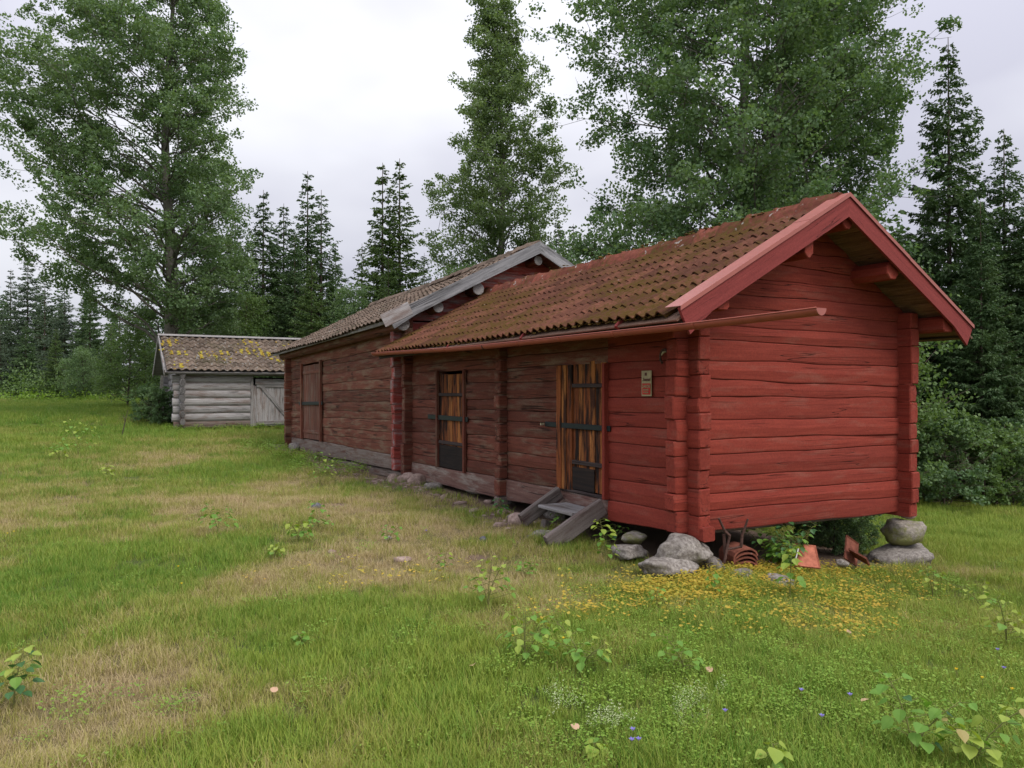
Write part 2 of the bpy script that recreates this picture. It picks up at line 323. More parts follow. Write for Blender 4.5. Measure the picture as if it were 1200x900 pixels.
def tz(x, y): return float(terr(np.array([x]), np.array([y]))[0])
def gp(px, py):
    """where the sight line through photo pixel (px,py) meets the ground"""
    Y = 1.5; 
    while Y < 120:
        X = (px-600)/F*Y; z = EYE-(py-HZ)/F*Y
        if z <= tz(X, Y): break
        Y *= 1.01
    return X, Y, tz(X, Y)
def proj_px(X, Y, Z): return 600+F*X/Y, HZ-(Z-EYE)*F/Y
# building axes: u runs along the gable (right, away), v along the long wall (left, away)
TH = math.atan((600-110)/F)
U = np.array([math.cos(TH), math.sin(TH)]); Vv = np.array([-math.sin(TH), math.cos(TH)])
O = np.array([(820-600)/F*7, 7.0]) + 0.16*Vv
def uv(X, Y):
    dx = X-O[0]; dy = Y-O[1]; return dx*U[0]+dy*U[1], dx*Vv[0]+dy*Vv[1]
def bl(x, y, sx, sy, X, Y): return np.exp(-((X-x)/sx)**2-((Y-y)/sy)**2)
def vnoise(X, Y, s, seed):
    r = np.random.default_rng(seed); t = 0
    for k in range(7):
        a = r.uniform(0, 6.28); f = s*r.uniform(0.6, 1.9); ph = r.uniform(0, 6.28)
        t = t+np.sin((X*math.cos(a)+Y*math.sin(a))*f+ph+1.3*np.sin((X*math.sin(a)-Y*math.cos(a))*f*0.7+ph*2))
    return t/7
DRY = [  # photo px, radius px (x, y), amount
 (110,790,130,38,1.25),(60,880,180,55,.9),(300,830,120,40,.35),(90,590,110,35,.6),(240,600,90,25,.5),(210,545,100,22,.55),(420,660,110,35,.5),(290,680,60,20,.3),
 (560,640,120,30,.45),(380,560,120,30,.45),(470,600,90,25,.45),(640,880,120,30,.2),(420,860,120,35,.3),(250,520,50,10,.3),(900,690,120,20,.35),(1040,680,90,14,.3),(1050,740,80,20,.25),
 (60,680,90,35,-.5),(230,660,120,25,-.35),(250,560,80,22,-.6),(420,760,160,40,-.45),(300,870,90,40,-.5),(560,820,100,40,-.3),(200,500,80,10,-.4),(80,480,120,12,-.5),(900,790,250,70,-.5),(1130,620,120,40,-.6),(1000,850,200,60,-.3),(1080,690,80,25,-.4),(380,720,80,20,-.3)]
_D = []
for (px, py, rx, ry, am) in DRY:
    x, y, _ = gp(px, py); x2, y2, _ = gp(px, py-ry); x3, _, _ = gp(px+rx, py); _D.append((x, y, abs(x3-x), max(abs(y2-y), .2), am))
def dryness(X, Y):
    d = 0.25+0.34*vnoise(X, Y, 1.1, 3)+0.38*vnoise(X, Y, 4.0, 5)+0.30*vnoise(X, Y, 9.0, 6)-0.12*np.clip(Y/25, 0, 1)
    for x, y, a, b, am in _D: d = d+(am*.62 if am > 0 else am)*bl(x, y, a, b, X, Y)
    return np.clip(d, 0, 1)
def soilness(X, Y):
    u, v = uv(X, Y)
    in1 = ((u > -0.15) & (u < 3.6) & (v > -0.1) & (v < 17)); s = in1*1.0
    band = np.exp(-((u+0.45)/0.45)**2)*((v > 1.8) & (v < 17))*0.75*np.clip((v-1.8)/1.0, 0, 1)
    s = np.maximum(s, band)
    for px, py, r in [(400,592,.35),(85,585,.3),(245,548,.3),(555,655,.2)]:
        x, y, _ = gp(px, py); s = np.maximum(s, 0.75*bl(x, y, r*1.6, r*0.8, X, Y))
    return np.clip(s, 0, 1)
xs = np.unique(np.concatenate([np.linspace(-900, -80, 14), np.linspace(-80, -14, 34), np.linspace(-14, 14, 240), np.linspace(14, 80, 34), np.linspace(80, 900, 14)]))
ys = np.unique(np.concatenate([np.linspace(-600, -6, 16), np.linspace(-6, 2, 14), np.linspace(2, 26, 260), np.linspace(26, 110, 60), np.linspace(110, 1200, 16)]))
GX, GY = np.meshgrid(xs, ys); GZ = terr(GX, GY)
V = np.c_[GX.ravel(), GY.ravel(), GZ.ravel()]; nx, ny = len(xs), len(ys)
I, J = np.meshgrid(np.arange(nx-1), np.arange(ny-1)); a = (J*nx+I).ravel()
me = mesh_of('meadow', V, np.c_[a, a+1, a+1+nx, a+nx], M['ground'], True)
for nm, fn in (('dry', dryness), ('soil', soilness)):
    at = me.attributes.new(nm, 'FLOAT', 'POINT'); at.data.foreach_set('value', fn(GX.ravel(), GY.ravel()).astype(np.float32))
tag(ob('meadow', me), kind='structure')

# ------------------------------------------------------------------ log building pieces
def log_mesh(L_, zb, zt, th, mat, js, top_js, extl=None, extr=None, rnd=0.0065, seed=0, gap=0.0032, enda=0, endb=0, jfreq=1.0, jamp=0.016, off=0.0):
    """hewn log along local x 0..L_; zb, zt = (start,end) heights of lower and upper joint; outer face at y=0"""
    seg = max(3, int(L_/0.22)); xs_ = [L_*i/seg for i in range(seg+1)]
    if enda: xs_ = sorted(set(xs_+[0.012]))
    if endb: xs_ = sorted(set(xs_+[L_-0.012]))
    rings = []; hr = random.Random(seed); face = hr.uniform(-0.008, 0.010); bulge = hr.uniform(0.002, 0.011)
    for x in xs_:
        t = x/L_; b = zb[0]+(zb[1]-zb[0])*t+wob(js, x+off, jamp, jfreq)+gap; tp = zt[0]+(zt[1]-zt[0])*t+wob(top_js, x+off, jamp, jfreq)-gap
        y0 = face+wob(seed+3, x, 0.011, 1.6); h = tp-b; sh = 0.0
        if (enda and x < 0.011) or (endb and x > L_-0.011): sh = 0.010
        ring = []
        for (yy, zz) in ((rnd, 0), (rnd*0.35, 0.05), (0.0, 0.16), (-bulge, 0.5), (0.0, 0.84), (rnd*0.35, 0.95), (rnd, 1.0)):
            ring.append((yy+y0+sh, b+sh+(h-2*sh)*zz))
        ring += [(th-sh, tp-sh), (th-sh, b+sh)]
        rr = []
        for (yy, z) in ring:
            xx = x
            if extl: xl = max(0, extl(z)); xr = min(L_, extr(z)); xx = xl+(xr-xl)*t
            rr.append((xx, yy, z))
        rings.append(rr)
    return mesh_of('log', *loft(rings), mat)
_js = [100]
def wall(parent, p0, dirn, L_, courses, th, mat, openings=(), enda=0, endb=0, extl=None, extr=None, matf=None, half=0.0, js=None, sillfn=None, name='log', endj=0.0):
    """courses: list of (zstart,zend) joints bottom to top"""
    ang = math.atan2(dirn[1], dirn[0]); js = js or (_js[0]); _js[0] += 60
    for i in range(len(courses)-1):
        zb = courses[i]; zt = courses[i+1]; zm = (zb[0]+zt[0])/2
        spans = [(0.0, L_)]
        for (a, b, z0, z1) in openings:
            if z0 < zm < z1:
                ns = []
                for s, e in spans:
                    if b <= s or a >= e: ns.append((s, e)); continue
                    if a > s: ns.append((s, a))
                    if b < e: ns.append((b, e))
                spans = ns
        for (s, e) in spans:
            ja = R.uniform(-0.02, 0.015) if (enda and s == 0) else 0; jb = R.uniform(-0.02, 0.015) if (endb and e == L_) else 0
            s2 = s-(-ja if enda and s == 0 else 0); e2 = e+jb
            Ls = e2-s2
            f = lambda cc, x: cc[0]+(cc[1]-cc[0])*x/L_
            el_ = er_ = None
            if extl: el_ = (lambda z, s2=s2: extl(z)-s2); er_ = (lambda z, s2=s2: extr(z)-s2)
            mt = matf(i, s, e) if matf else mat
            me = log_mesh(Ls, (f(zb, s2), f(zb, e2)), (f(zt, s2), f(zt, e2)), th, mt, js+i, js+i+1, el_, er_, seed=R.randrange(99999), enda=enda and s == 0, endb=endb and e == L_, off=s2)
            ob(name, me, parent, (p0[0]+dirn[0]*s2, p0[1]+dirn[1]*s2, 0), (0, 0, ang))
def joints(z0s, z0e, z1, n, jit=0.25, r=None):
    r = r or R; ws = [1+r.uniform(-jit, jit) for _ in range(n)]; t = sum(ws); out = [(z0s, z0e)]; c = 0
    for i_, k in enumerate(ws):
        c += k; d = r.uniform(-.022, .022) if i_ < n-1 else 0; out.append((z0s+(z1-z0s)*c/t+d, z0e+(z1-z0e)*c/t-d))
    return out
def log_ends(parent, cx, cy, sx, sy, zs, mat, matf=None):
    """short protruding ends of a cross wall: axis-aligned blocks with chamfered edges; cx..cx+sx, cy..cy+sy"""
    for i in range(len(zs)-1):
        z0, z1 = zs[i]+0.008, zs[i+1]-0.008; j = R.uniform(-0.02, 0.015); c = 0.014
        x0, x1, y0, y1 = cx+j, cx+sx, cy+R.uniform(-.006, .006), cy+sy+R.uniform(-.006, .006); rings = []
        for (x, q) in ((x0, c), (x0+c, 0.003), (x1, 0.003)):
            rings.append([(x, y0+q, z0+q+.008), (x, y0+q+.008, z0+q), (x, y1-q-.008, z0+q), (x, y1-q, z0+q+.008), (x, y1-q, z1-q-.008), (x, y1-q-.008, z1-q), (x, y0+q+.008, z1-q), (x, y0+q, z1-q-.008)])
        v, f = loft(rings); f = [q[::-1] for q in f]
        ob('log_end', mesh_of('log_end', v, f, matf(i) if matf else mat), parent)

# tile with double roll, lower edge at x=0 .. length along +x (up the slope), width along y, top at z
def tile_geo(wd, ln, th=0.014, rolls=2, amp=0.042, n=7, rise=0.026):
    ys_ = [wd*i/(n*rolls) for i in range(n*rolls+1)]; prof = [amp*(0.5-0.5*math.cos(2*math.pi*rolls*y/wd))**1.15 for y in ys_]
    V, Fc = [], []; m_ = len(ys_)
    for (x, dz) in ((0, rise), (ln, 0.0)):
        for y, p in zip(ys_, prof): V.append((x, y, p+dz))
    for y, p in zip(ys_, prof): V.append((0, y, p+rise-th))
    for j in range(m_-1): Fc.append((j, j+m_, j+m_+1, j+1)); Fc.append((j, j+1, 2*m_+j+1, 2*m_+j))
    V.append((0, 0, -0.01)); V.append((ln, 0, -0.01)); Fc.append((0, 2*m_, len(V)-2, len(V)-1, m_))
    V.append((0, wd, -0.01)); V.append((ln, wd, -0.01)); Fc.append((m_-1, 2*m_-1, len(V)-1, len(V)-2, 3*m_-1))
    return V, Fc
def tiled_slope(parent, eave, upv, alongv, rows, expo, cols, wd, mat, single, sag=None, jit=0.006, **kw):
    """eave: origin Vector at lower row start; upv unit up the slope; alongv unit along the eave"""
    X = Vector(upv).normalized(); Y = Vector(alongv).normalized(); Z = X.cross(Y)
    if Z.z < 0: Z = -Z; flip = True
    else: flip = False
    v, f = tile_geo(wd, expo+0.06, **kw)
    if flip: f = [q[::-1] for q in f]
    me = mesh_of('roof_tile', v, f, mat, False); allv, allf = [], []
    base = Matrix((X, Y, Z)).transposed()
    for r in range(rows):
        for c in range(cols):
            p = Vector(eave)+X*(r*expo+R.uniform(-jit, jit)*1.6)+Y*(c*wd+R.uniform(-jit, jit)*.4)+Z*R.uniform(0, jit)
            if sag: p.z += sag((r+.5)/rows, (c+.5)/cols)
            rot = base @ Matrix.Rotation(R.uniform(-.012, .012), 3, 'Z') @ Matrix.Rotation(R.uniform(-.012, .006), 3, 'Y')
            if single: ob('roof_tile', me, parent, p, rot)
            else:
                o = len(allv); M4 = rot.to_4x4(); M4.translation = p
                allv += [tuple(M4 @ Vector(q)) for q in v]; allf += [tuple(i+o for i in q) for q in f]
    if not single: tag(ob('roof_tile', mesh_of('roof_tile', allv, allf, mat), parent), kind='stuff')
def ridge_tiles(parent, p0, p1, n, mat, half=0.13, drop=0.07, jag=0.012, sag=None, single=True):
    p0 = Vector(p0); p1 = Vector(p1); X = (p1-p0).normalized(); L_ = (p1-p0).length/n; Y = Vector((0,0,1)).cross(X).normalized(); Z = X.cross(Y)
    rings = []
    for (x, k) in ((0, 1.36), (0.05, 1.40), (0.075, 1.22), (L_*.6, 1.0), (L_+0.04, 0.84)):
        rings.append([(x, -half*k, -drop*k), (x, -half*.62*k, drop*.0), (x, -half*.25*k, drop*.62*k), (x, half*.25*k, drop*.62*k), (x, half*.62*k, 0), (x, half*k, -drop*k), (x, half*k*.9, -drop*k-.012), (x, 0, drop*.3), (x, -half*k*.9, -drop*k-.012)])
    v, f = loft(rings); me = mesh_of('ridge_tile', v, f, mat)
    for i in range(n):
        p = p0+X*(i*L_)+Vector((0, 0, R.uniform(-jag*.4, jag)))
        if sag: p.z += sag(1, (i+.5)/n)
        rot = Matrix((X, Y, Z)).transposed() @ Matrix.Rotation(R.uniform(-.03, .03), 3, 'Z') @ Matrix.Rotation(R.uniform(-.09, .0), 3, 'Y') @ Matrix.Rotation(R.uniform(-.07, .07), 3, 'X')
        ob('ridge_tile', me, parent, p, rot)
def moss_clumps(name, parent, pts, mat, smin, smax, nrm):
    """many small flattened cushions joined in one part"""
    Vs, Fs = [], []; bm = bmesh.new(); bmesh.ops.create_icosphere(bm, subdivisions=1, radius=1); bv = np.array([v.co[:] for v in bm.verts]); bf = np.array([[v.index for v in f.verts] for f in bm.faces]); bm.free()
    nrm = Vector(nrm).normalized(); q = nrm.to_track_quat('Z', 'Y').to_matrix(); q = np.array(q); o = 0
    for p in pts:
        s = R.uniform(smin, smax); d = bv*np.array([s*R.uniform(.7, 1.5), s*R.uniform(.7, 1.4), s*R.uniform(.25, .5)])*(1+NR.uniform(-.3, .3, (len(bv), 1)))
        Vs.append(d @ q.T+np.array(p)); Fs.append(bf+o); o += len(bv)
    return tag(ob(name, mesh_of(name, np.concatenate(Vs), np.concatenate(Fs), mat), parent), kind='stuff')

# ------------------------------------------------------------------ BUILDING 1: the red storehouse
b1 = thing('log_storehouse', 'red painted log storehouse with mossy clay tile roof and two tarred plank doors, nearest building', 'building', (O[0], O[1], 0), TH)
W1, L1, RU, PIT = 3.46, 7.25, 1.74, 0.56
def deck1(u): return 3.485-PIT*abs(u-RU)                       # underside of the roof boards
red = M['red']; worn = M['red_worn']
# side wall facing the meadow: runs from far (v=7.38) to near (v=-0.16)
S0 = 7.40; SL = S0+0.16
js_side = joints(0.045, 0.30, 2.50, 12, .22, random.Random(3))
js_side[0] = (-0.02, 0.185); js_side[1] = (0.30, 0.405)
snap = min(range(13), key=lambda i: abs(js_side[i][0]-1.90)); js_side[snap] = (1.92, 1.885)
d1 = (S0-2.28, S0-1.27, 0.32, 1.87); d2 = (S0-5.93, S0-4.87, 0.32, 1.90)
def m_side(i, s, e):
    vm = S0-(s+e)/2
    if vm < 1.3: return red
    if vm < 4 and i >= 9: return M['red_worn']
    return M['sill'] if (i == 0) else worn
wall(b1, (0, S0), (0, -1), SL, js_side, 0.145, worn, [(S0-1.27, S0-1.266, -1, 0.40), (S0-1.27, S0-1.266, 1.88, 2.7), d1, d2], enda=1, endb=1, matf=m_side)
# gable wall facing the camera: runs along u, outer face v=0
js_g = joints(0.235, 0.13, 2.42, 12, .28, random.Random(9))
wall(b1, (-0.16, 0), (1, 0), W1+0.32, js_g, 0.145, red, enda=1, endb=1)
js_t = joints(2.42, 2.42, 3.42, 6, .15, random.Random(5))
def exl(z): return 0.16+RU-(3.485-z)/PIT+0.01
def exr(z): return 0.16+RU+(3.485-z)/PIT-0.01
wall(b1, (-0.16, 0), (1, 0), W1+0.32, js_t, 0.145, red, extl=lambda z: max(exl(z), 0.17), extr=lambda z: min(exr(z), W1+.15))
# right wall, back wall
wall(b1, (W1, -0.16), (0, 1), L1+0.3, joints(0.10, 0.06, 2.50, 12, .22, random.Random(4)), 0.145, red, enda=1, endb=1)
wall(b1, (W1+.16, L1), (-1, 0), W1+0.32, joints(0.08, 0.08, 2.42, 12, .2), 0.145, worn, enda=1, endb=1)
wall(b1, (W1+.16, L1), (-1, 0), W1+0.32, joints(2.42, 2.42, 3.42, 6, .15), 0.145, worn, extl=lambda z: max(exl(z), 0.17), extr=lambda z: min(exr(z), W1+.15))
# partition wall log ends showing through the long wall
zz = [z[0] for z in joints(-0.02, 0, 2.40, 13, .2, random.Random(21))]
log_ends(b1, -0.125, 3.575, 0.12, 0.15, zz, worn, matf=lambda i: M['grey_sill'] if i < 1 else M['red_worn'])
# corner block under the near corner (sill end hangs lower)
ob('sill_end', beam_mesh('sill_end', 0.40, 0.13, 0.15, red, bev=.012), b1, (0.002, 0.20, 0.165), (0, 0, -math.pi/2))
# floor and joists
for k in range(12):
    board('floor_board', b1, (0.15+k*.265, 0.15, 0.30), (0.15+k*.265, L1-.15, 0.20), 0.26, 0.04, M['dark_wood'], zdir=(1, 0, 0), seg=3)
board('floor_beam', b1, (0.16, 0.17, 0.145), (W1-.15, 0.17, 0.10), 0.15, 0.14, M['grey_sill'])
# door leaf builder -------------------------------------------------
def door(parent, v0, v1, z0, z1, planks, mats, u=0.05, bars=(), frame=None, shear=0.0):
    """a plank door filling v0..v1 in the long wall"""
    n = planks; wd = (v1-v0)/n; r = random.Random(int(v0*100)); d = ob('door', None, parent, (u, v0, z0))
    y = 0.0
    for k in range(n):
        w_ = wd
        me = beam_mesh('plank', z1-z0-r.uniform(0, .012), w_-.006, 0.028, mats[k % len(mats)], bev=.003, wav=.0012)
        ob('plank', me, d, (r.uniform(-.004, .004), y+w_, 0), Matrix(((0, 1, 0), (0, 0, -1), (1, 0, 0))))
        y += w_
    return d
Mx = Matrix(((0, 1, 0), (0, 0, -1), (1, 0, 0)))
# door 1: outer fixed plank on the left, leaf to the right, jamb on the right
t_ = [M['tar'], M['tar_light'], M['tar'], M['tar_light'], M['tar'], M['tar']]
D1 = door(b1, 1.30, 1.97, 0.42, 1.95, 6, [M['tar_light'], M['tar'], M['tar_light'], M['tar'], M['tar_light'], M['tar']], u=0.035)
for k, (mt) in enumerate([M['tar'], M['tar_light'], M['tar']]):
    ob('door_post', beam_mesh('door_post', 1.50, 0.095, 0.035, mt, bev=.004), b1, (0.02-.012*k, 2.075+k*.100, 0.40), Mx)
ob('door_post', beam_mesh('door_post', 1.52, 0.045, 0.07, red, bev=.004), b1, (0.005, 1.305, 0.38), Mx)
def vbar(name, par, v0, v1, z, h, t, mat, u): return ob(name, beam_mesh(name, v1-v0, h, t, mat, bev=.004, wav=.002), par, (u, v1, z), (0, 0, -math.pi/2))
for z in (1.63, 0.72):
    vbar('batten', D1, 0.02, 0.66, z-.42, 0.045, 0.035, M['dark_wood'], -0.058)
ob('kick_panel', beam_mesh('kick_panel', .44, 0.265, 0.012, M['tar_dark'], bev=.003), D1, (-0.048, 0.665, 0.0), (0, 0, -math.pi/2))
lb = vbar('lock_bar', b1, 1.20, 2.55, 1.14, 0.062, 0.012, M['iron'], -0.032); lb['label'] = 'black iron locking bar across the right door'
vbar('hinge_plate', lb, 0, .05, 0, 0.03, 0.02, M['brass'], 0).location = (-.03, -.004, .015)
vbar('threshold', b1, 1.28, 2.30, 0.372, 0.035, 0.06, M['dark_wood'], -0.015)
# door 2
D2 = door(b1, 4.90, 5.90, 0.34, 1.86, 6, [M['tar'], M['tar_light'], M['tar'], M['tar_light'], M['tar'], M['tar']], u=0.035)
for z in (1.50, 0.72): vbar('batten', D2, 0.02, 0.98, z-.34, 0.05, 0.035, M['dark_wood'], -0.058)
ob('kick_panel', beam_mesh('kick_panel', .95, 0.36, 0.012, M['tar_dark'], bev=.003), D2, (-0.048, 0.975, 0.0), (0, 0, -math.pi/2))
lb = vbar('lock_bar', b1, 4.78, 6.32, 1.11, 0.075, 0.012, M['iron'], -0.032); lb['label'] = 'black iron locking bar across the left door'
for v in (4.87, 5.90): ob('door_post', beam_mesh('door_post', 1.60, 0.05, 0.05, worn, bev=.004), b1, (-.003, v+.045, 0.32), Mx)
# purlins
def prism_y(name, par, u, z, w_, h, v0, v1, mat, ch=0.03, rnd=False, n=10, seed=0):
    rings = []; N = max(2, int((v1-v0)/.8))
    ys_ = [v0, v0+.01]+[v0+(v1-v0)*i/N for i in range(1, N+1)]
    for k, y in enumerate(ys_):
        s = 0.92 if k == 0 else 1.0
        if rnd: rings.append([(y, math.cos(a)*w_/2*s*(1+wob(seed, a*2, .03)), math.sin(a)*h/2*s) for a in [2*math.pi*j/n for j in range(n)]])
        else: rings.append([(y, a*w_/2*s, b*h/2*s) for a, b in ((-1, -1+2*ch/h), (-1+2*ch/w_, -1), (1-2*ch/w_, -1), (1, -1+2*ch/h), (1, 1-2*ch/h), (1-2*ch/w_, 1), (-1+2*ch/w_, 1), (-1, 1-2*ch/h))])
    v, f = loft(rings); me = mesh_of(name, v, f, mat)
    return ob(name, me, par, (u, 0, z), (0, 0, math.pi/2))
for (u, z, w_, h, ch) in ((1.80, 3.345, .15, .15, .045), (1.20, 3.03, .13, .23, .05), (2.56, 2.90, .20, .19, .055), (3.60, 2.36, .20, .18, .03), (0.02, 2.41, .17, .15, .03)):
    prism_y('purlin', b1, u, z, w_, h, -0.44, L1+.15, red, ch)
# roof boards (soffit)
for side in (1, -1):
    nb = 13; tot = (1.74+0.56)*math.hypot(1, PIT)
    for k in range(nb):
        s0 = tot*k/nb; ca = 1/math.hypot(1, PIT); sa = PIT*ca
        u0 = RU+side*(s0*ca); z0 = 3.485-s0*sa
        zd = (side*ca, 0, -sa)
        if side == 1: board('roof_board', b1, (u0, -0.465, z0), (u0, 7.55, z0), tot/nb-.004, 0.024, M['soffit'], zdir=zd, seg=4)
        else: board('roof_board', b1, (u0, 7.55, z0), (u0, -0.465, z0), tot/nb-.004, 0.024, M['soffit'], zdir=zd, seg=4)
# eave fascia board under the tiles (dark)
board('eave_board', b1, (-0.49, 7.5, 2.165), (-0.49, -0.45, 2.165), 0.06, 0.03, M['dark_wood'])
board('eave_board', b1, (3.98, -0.45, 2.225), (3.98, 7.5, 2.225), 0.085, 0.03, M['dark_wood'])
# tiles
TZ = 3.485+0.024*1.146+0.020
def sag1(t, s): return -t*(0.045*math.sin(math.pi*s)+0.03*s) + 0.010*math.sin(9*s+2*t)
for side in (-1, 1):
    up = Vector((-side, 0, PIT)).normalized()
    ue = RU+side*(RU+0.545); ze = TZ-PIT*(RU+0.545)
    tiled_slope(b1, (ue, -0.30, ze), up, (0, 1, 0), 8, 0.322, 27, 0.2885, M['tile_red'], single=(side == -1), sag=sag1)
ridge_tiles(b1, (RU, 7.5, TZ+.045), (RU, -0.36, TZ+.045), 20, M['ridge_red'], half=.145, drop=.10, jag=.03, sag=lambda t, s: sag1(1, 1-s))
up = Vector((1, 0, PIT)).normalized(); pts = []
while len(pts) < 3200:
    s = R.random(); t = R.random(); v = -0.25+7.6*s
    g = 0.55+0.5*math.sin(v*1.9+t*3)+0.3*math.sin(v*5.1-t*7)+(0.5 if v < .1 else 0)+(0.4 if t < .15 else 0)
    if R.random()*1.6 > g: continue
    a = t*2.56; row = a % .322
    if R.random() < .6: a = a-row+R.uniform(-.01, .05)
    roll = round((v+.30)/.14425+.5*(R.random() < .75))*.14425-.30 if R.random() < .8 else v
    u0 = RU-(RU+.545); pts.append((u0+up.x*a, (roll if R.random() < .7 else v)+R.gauss(0, .012), TZ-PIT*(RU+.545)+up.z*a+sag1(t, s)+.006+R.uniform(0, .016)))
moss_clumps('moss', b1, pts, M['moss'], 0.010, 0.024, (-PIT, 0, 1))
pts = [(RU+R.gauss(0, .05), R.uniform(-.35, 1.9) if R.random() < .6 else R.uniform(1.9, 7), TZ+.09+R.uniform(-.01, .02)) for _ in range(120)]
moss_clumps('ridge_moss', b1, pts, M['moss'], 0.012, 0.035, (0, 0, 1))
# barge boards with metal cap
def barge(par, v, ru, zap, pit, ul, ur, h, th, mat, cap=None, capw=0.2, splitf=None):
    for side, ue in ((-1, ul), (1, ur)):
        d = abs(ue-ru); ze = zap-pit*d; n = 6; V = []; rings = []
        for i in range(n+1):
            u = ru+(ue-ru)*i/n; z = zap-pit*abs(u-ru); w1 = wob(int(zap*10)+side, u*2, .004)
            cut = -0.125*side if i == n else 0
            rings.append([(u, v, z), (u, v+th, z), (u+cut, v+th, z-h+w1), (u+cut, v, z-h+w1)])
        vs, fs = loft(rings)
        if side == -1: fs = [q[::-1] for q in fs]
        # own frame with x along the board so the grain follows it
        ang = math.atan2(-pit, 1)*side; o_ = Vector((ru, v, zap)); Rm = Matrix.Rotation(ang if side == 1 else ang, 3, 'Y')
        Rm = Matrix.Rotation(math.atan(pit)*side, 3, 'Y'); inv = Rm.inverted()
        me = mesh_of('barge_board', [tuple(inv @ (Vector(q)-o_)) for q in vs], fs, mat)
        ob('barge_board', me, par, o_, Rm)
        if cap:
            segs = [(0, .27), (.268, 1.0)] if side == -1 else [(0, .45), (.448, 1.0)]
            for k, (a, b) in enumerate(segs):
                rings = []
                for t in (a, b):
                    u = ru+(ue-ru)*t; z = zap-pit*abs(u-ru)+.006+.004*(k == 0)
                    if t == 0: u += 0
                    rings.append([(u, v-.012, z-.03), (u, v-.016, z-.03), (u, v-.016, z+.012), (u, v+capw, z+.016), (u, v+capw, z+.012), (u, v-.012, z+.008)])
                vs, fs = loft(rings)
                if side == -1: fs = [q[::-1] for q in fs]
                ob('barge_cap', mesh_of('barge_cap', vs, fs, cap), par)
barge(b1, -0.50, RU, 3.605, PIT, -0.56, 3.99, 0.225, 0.028, M['red_board'], M['cap'], 0.19)
# verge board at the far end against the taller building
# gutter
def gutter():
    r = 0.052; u = -0.60; va, vb = -1.97, 7.45; n = 26; rings = []; m_ = 9
    def zz(v): return 2.165+0.0019*v*v+.004*math.sin(v*1.3)
    for i in range(n+1):
        v = va+(vb-va)*i/n; z = zz(v); ring = []
        for j in range(m_): a = math.pi+math.pi*j/(m_-1); ring.append((u+r*math.cos(a), v, z+r*math.sin(a)))
        for j in range(m_): a = 2*math.pi-math.pi*j/(m_-1); ring.append((u+(r-.004)*math.cos(a), v, z+(r-.004)*math.sin(a)+.001))
        rings.append(ring)
    g = ob('gutter', mesh_of('gutter', *loft(rings, cap=False), M['gutter'], True), b1)
    for v in (va, vb):
        rr = [[(u+r*math.cos(math.pi+math.pi*j/10), v+k, zz(v)+r*math.sin(math.pi+math.pi*j/10)) for j in range(11)] for k in (-.003, .003)]
        ob('gutter_end_cap', mesh_of('gutter_end_cap', *loft(rr), M['cap']), g)
    for (a, b) in ((-r, -r-.006),):
        vs, fs = tube([(u+a, va+(vb-va)*i/n, zz(va+(vb-va)*i/n)) for i in range(n+1)], .006, 6); ob('gutter_rim', mesh_of('gutter_rim', vs, fs, M['gutter'], True), g)
    for v in (0.35, 1.3, 2.2, 3.1, 4.3, 5.5, 6.6, 7.4, -.75):
        rr = [[(u+(r+k)*math.cos(math.pi+math.pi*j/10), v+dv, zz(v)+(r+k)*math.sin(math.pi+math.pi*j/10)) for j in range(11)] for dv, k in ((-.012, .001), (-.012, .005), (.012, .005), (.012, .001))]
        V_, F_ = loft(rr, cap=False, closed=False); ob('gutter_bracket', mesh_of('gutter_bracket', V_, F_, M['rust'] if v in (3.1,) else M['gutter']), g)
    for v in (0.35, 2.2, 4.3):
        board('rafter_stub', b1, (u+.06, v+.02, 2.19), (u+.12, v+.02, 2.27), .05, .04, M['red_board'], zdir=(0, 0, 1))
gutter()
# insurance sign
sg = ob('sign', None, b1, (-0.028, 0.49, 1.535)); sg['label'] = 'small cream and red metal insurance sign'
def flat(name, par, w_, h, t, mat, loc): return ob(name, beam_mesh(name, w_, h, t, mat, bev=.002, wav=0, seg=1), par, loc, (0, 0, -math.pi/2))
flat('plate', sg, .155, .265, .006, M['sign_cream'], (0, .17, 0)); flat('red_field', sg, .130, .115, .003, M['sign_red'], (-.004, .157, .018))
flat('emblem', sg, .03, .032, .003, M['sign_ink'], (-.004, .115, .213))
def text(par, body, size, loc, mat, shear=0.0, name='lettering'):
    cu = bpy.data.curves.new('t', 'FONT'); cu.body = body; cu.size = size; cu.extrude = .0008; cu.align_x = 'CENTER'; cu.shear = shear; cu.offset = size*.015
    t = bpy.data.objects.new('t', cu); sc.collection.objects.link(t); bpy.context.view_layer.update()
    me = bpy.data.meshes.new_from_object(t.evaluated_get(bpy.context.evaluated_depsgraph_get())); bpy.data.objects.remove(t)
    me.materials.clear(); me.materials.append(mat)
    return ob(name, me, par, loc, Matrix(((0, 0, -1), (-1, 0, 0), (0, 1, 0))))
text(sg, 'Svenal', .048, (-.006, .092, .158), M['sign_ink'], .35)
text(sg, 'GARDE', .042, (-.009, .092, .088), M['sign_cream']); text(sg, 'BRAND', .026, (-.009, .092, .058), M['sign_cream']); text(sg, 'FONDEN', .020, (-.009, .092, .034), M['sign_cream'])
